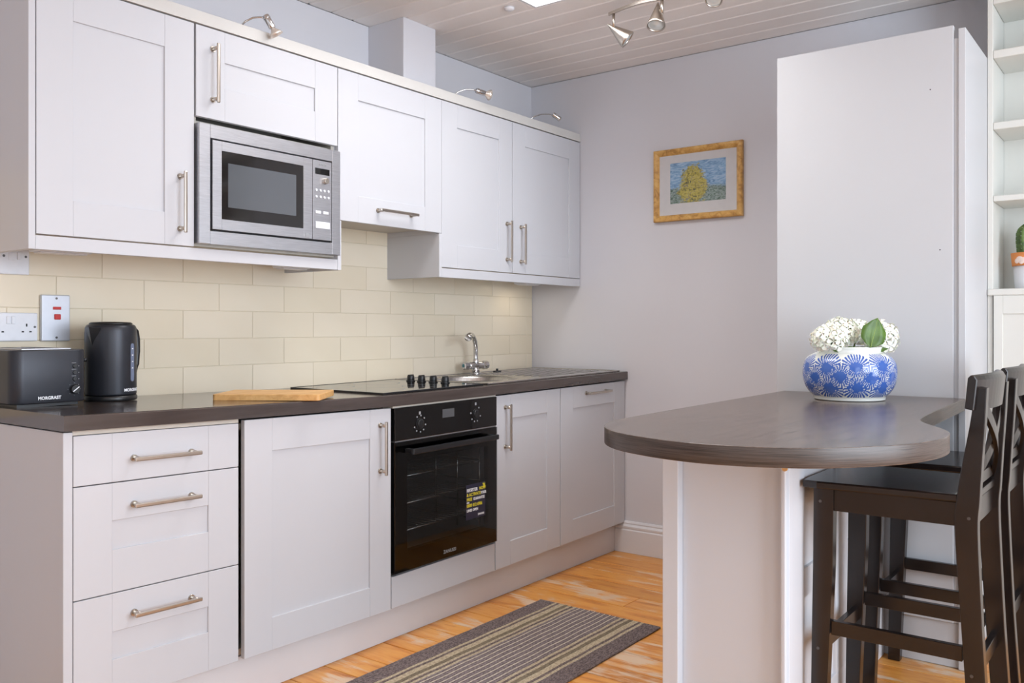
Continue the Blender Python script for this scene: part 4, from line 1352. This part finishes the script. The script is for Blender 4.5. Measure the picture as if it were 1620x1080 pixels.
# ------------------------------------------------------------------ rug
rx0, rx1, ry0, ry1 = .716, 1.272, -2.42, -.905
def rug():
    q = bmesh.new(); N = 92; NY = 60
    pat = []
    for i in range(N):
        t = (i + .5) / N
        if t < .135 or t > .865: pat.append(0 if i % 2 else 3)
        elif t < .155 or t > .845: pat.append(1)
        elif t < .175 or t > .825: pat.append(0)
        elif t < .215 or t > .785: pat.append(1)
        elif t < .245 or t > .755: pat.append(2)
        elif t < .275 or t > .725: pat.append(1)
        elif t < .290 or t > .710: pat.append(0)
        elif t < .310 or t > .690: pat.append(1)
        else: pat.append((3, 4, 3, 1)[i % 4] if i % 4 != 3 else 5)
    for i in range(N):
        a = rx0 + (rx1 - rx0) * i / N; b = rx0 + (rx1 - rx0) * (i + 1) / N; m_ = (a + b) / 2
        prev = None
        for j in range(NY + 1):
            y = ry0 + (ry1 - ry0) * j / NY
            wv_ = .0010 * math.sin(y * 31 + i * .15)
            row = [q.verts.new((a + wv_, y, .0050)), q.verts.new((m_ + wv_, y, .0078)), q.verts.new((b + wv_, y, .0050))]
            if prev:
                for k in range(2):
                    f = q.faces.new((prev[k], prev[k + 1], row[k + 1], row[k])); f.material_index = pat[i]; f.smooth = True
            prev = row
    g = G()
    me = bpy.data.meshes.new('t'); q.to_mesh(me); g.bm.from_mesh(me); q.free()
    g.box(rx0 + .001, rx1 - .001, ry0, ry1, .0006, .0050, mat=0)
    return g
def yarn(name, c, c2):
    m = M(name); n = m.noise(m.coord((1, .35, 1)), 260, 2, .7)
    m.bump(m.noise(m.coord(), 500, 2), .5, .002)
    return m.set(m.ramp(n, [(.38, c), (.62, c2)]), .95)
mats = [yarn('rug_brown', rgb(82, 70, 67), rgb(128, 112, 107)), yarn('rug_beige', rgb(160, 144, 120), rgb(196, 180, 152)), yarn('rug_olive', rgb(104, 92, 76), rgb(134, 120, 100)),
        yarn('rug_plum', rgb(88, 76, 77), rgb(132, 118, 118)), yarn('rug_grey', rgb(108, 96, 98), rgb(140, 128, 128)), yarn('rug_cream', rgb(176, 162, 146), rgb(206, 194, 176))]
tag(obj('rug', rug(), mats, loc=(1.0, -1.66, 0)), 'brown and beige striped flatweave runner rug on the pine floor', 'rug')

# ------------------------------------------------------------------ ceiling track light
tl = thing('track_light', 'brushed nickel track light with conical spots on the ceiling', 'light fitting', (1.33, -.82, ZC))
barp = catmull([(.980, -.800), (1.07, -.825), (1.14, -.838), (1.21, -.832), (1.30, -.810), (1.40, -.800), (1.50, -.808)], 5)
zb_ = 2.400
g = G(); q = bmesh.new(); rr = []
for i, (x, y) in enumerate(barp):
    rr.append([q.verts.new((x, y + a, zb_ + b)) for a, b in ((-.004, -.006), (.004, -.006), (.004, .006), (-.004, .006))])
for a, b in zip(rr, rr[1:]):
    for k in range(4):
        q.faces.new((a[k], a[(k + 1) % 4], b[(k + 1) % 4], b[k]))
q.faces.new(rr[0]); q.faces.new(rr[-1]); bmesh.ops.recalc_face_normals(q, faces=q.faces); g.merge(q)
obj('bar', g, m_nickel, tl)
g = G().lathe([(0, 0), (.050, 0), (.050, -.010), (.042, -.018), (.012, -.020), (.007, -.024), (.007, -.036), (0, -.036)], (1.33, -.806, ZC - .0005), 32)
obj('ceiling_plate', g, m_nickel, tl)
def cone(px, py, tip, face, r, nm=m_nickel):
    tip = Vector(tip); face = Vector(face); d = (face - tip); L_ = d.length; d.normalize()
    jt = Vector((px, py, zb_ - .062))
    sh = obj('spot_head', G().lathe([(.0015, 0), (r * .20, L_ * .14), (r * .98, L_ * .93), (r, L_), (r * .93, L_), (r * .9, L_ * .95), (r * .15, L_ * .2), (0, L_ * .2)], (0, 0, 0), 32,
                                    mtx=Matrix.Translation(tip) @ d.to_track_quat('Z', 'Y').to_matrix().to_4x4()), nm, tl)
    obj('lamp', G().lathe([(r * .86, L_ * .96), (r * .6, L_ * .94), (r * .3, L_ * .985), (0, L_ * .985)], (0, 0, 0), 28,
                          mtx=Matrix.Translation(tip) @ d.to_track_quat('Z', 'Y').to_matrix().to_4x4()), plain('lamp_glass', rgb(215, 222, 222), .12, .3), sh)
    obj('stem', G().cyl((px, py, zb_ - .005), (px, py, zb_ - .060), .0062, n=14).cyl((px, py, zb_ - .058), (px, py, zb_ - .066), .0045, n=12), m_nickel, tl)
cone(1.006, -.806, (.982, -.812, 2.356), (1.052, -.770, 2.290), .0370)
cone(1.236, -.828, (1.212, -.815, 2.392), (1.222, -.850, 2.288), .0360)
cone(1.452, -.803, (1.442, -.788, 2.415), (1.452, -.832, 2.340), .0320)
# small recessed downlight
dl = thing('ceiling_downlight', 'small round white downlight disc on the boarded ceiling', 'detector', (.633, -1.01, ZC))
obj('disc', G().lathe([(0, -.012), (.014, -.012), (.020, -.008), (.022, 0), (0, 0)], (.633, -1.01, ZC - .0003), 24), m_white, dl)

for o in list(bpy.data.objects):
    if '_o' in o:
        del o['_o']
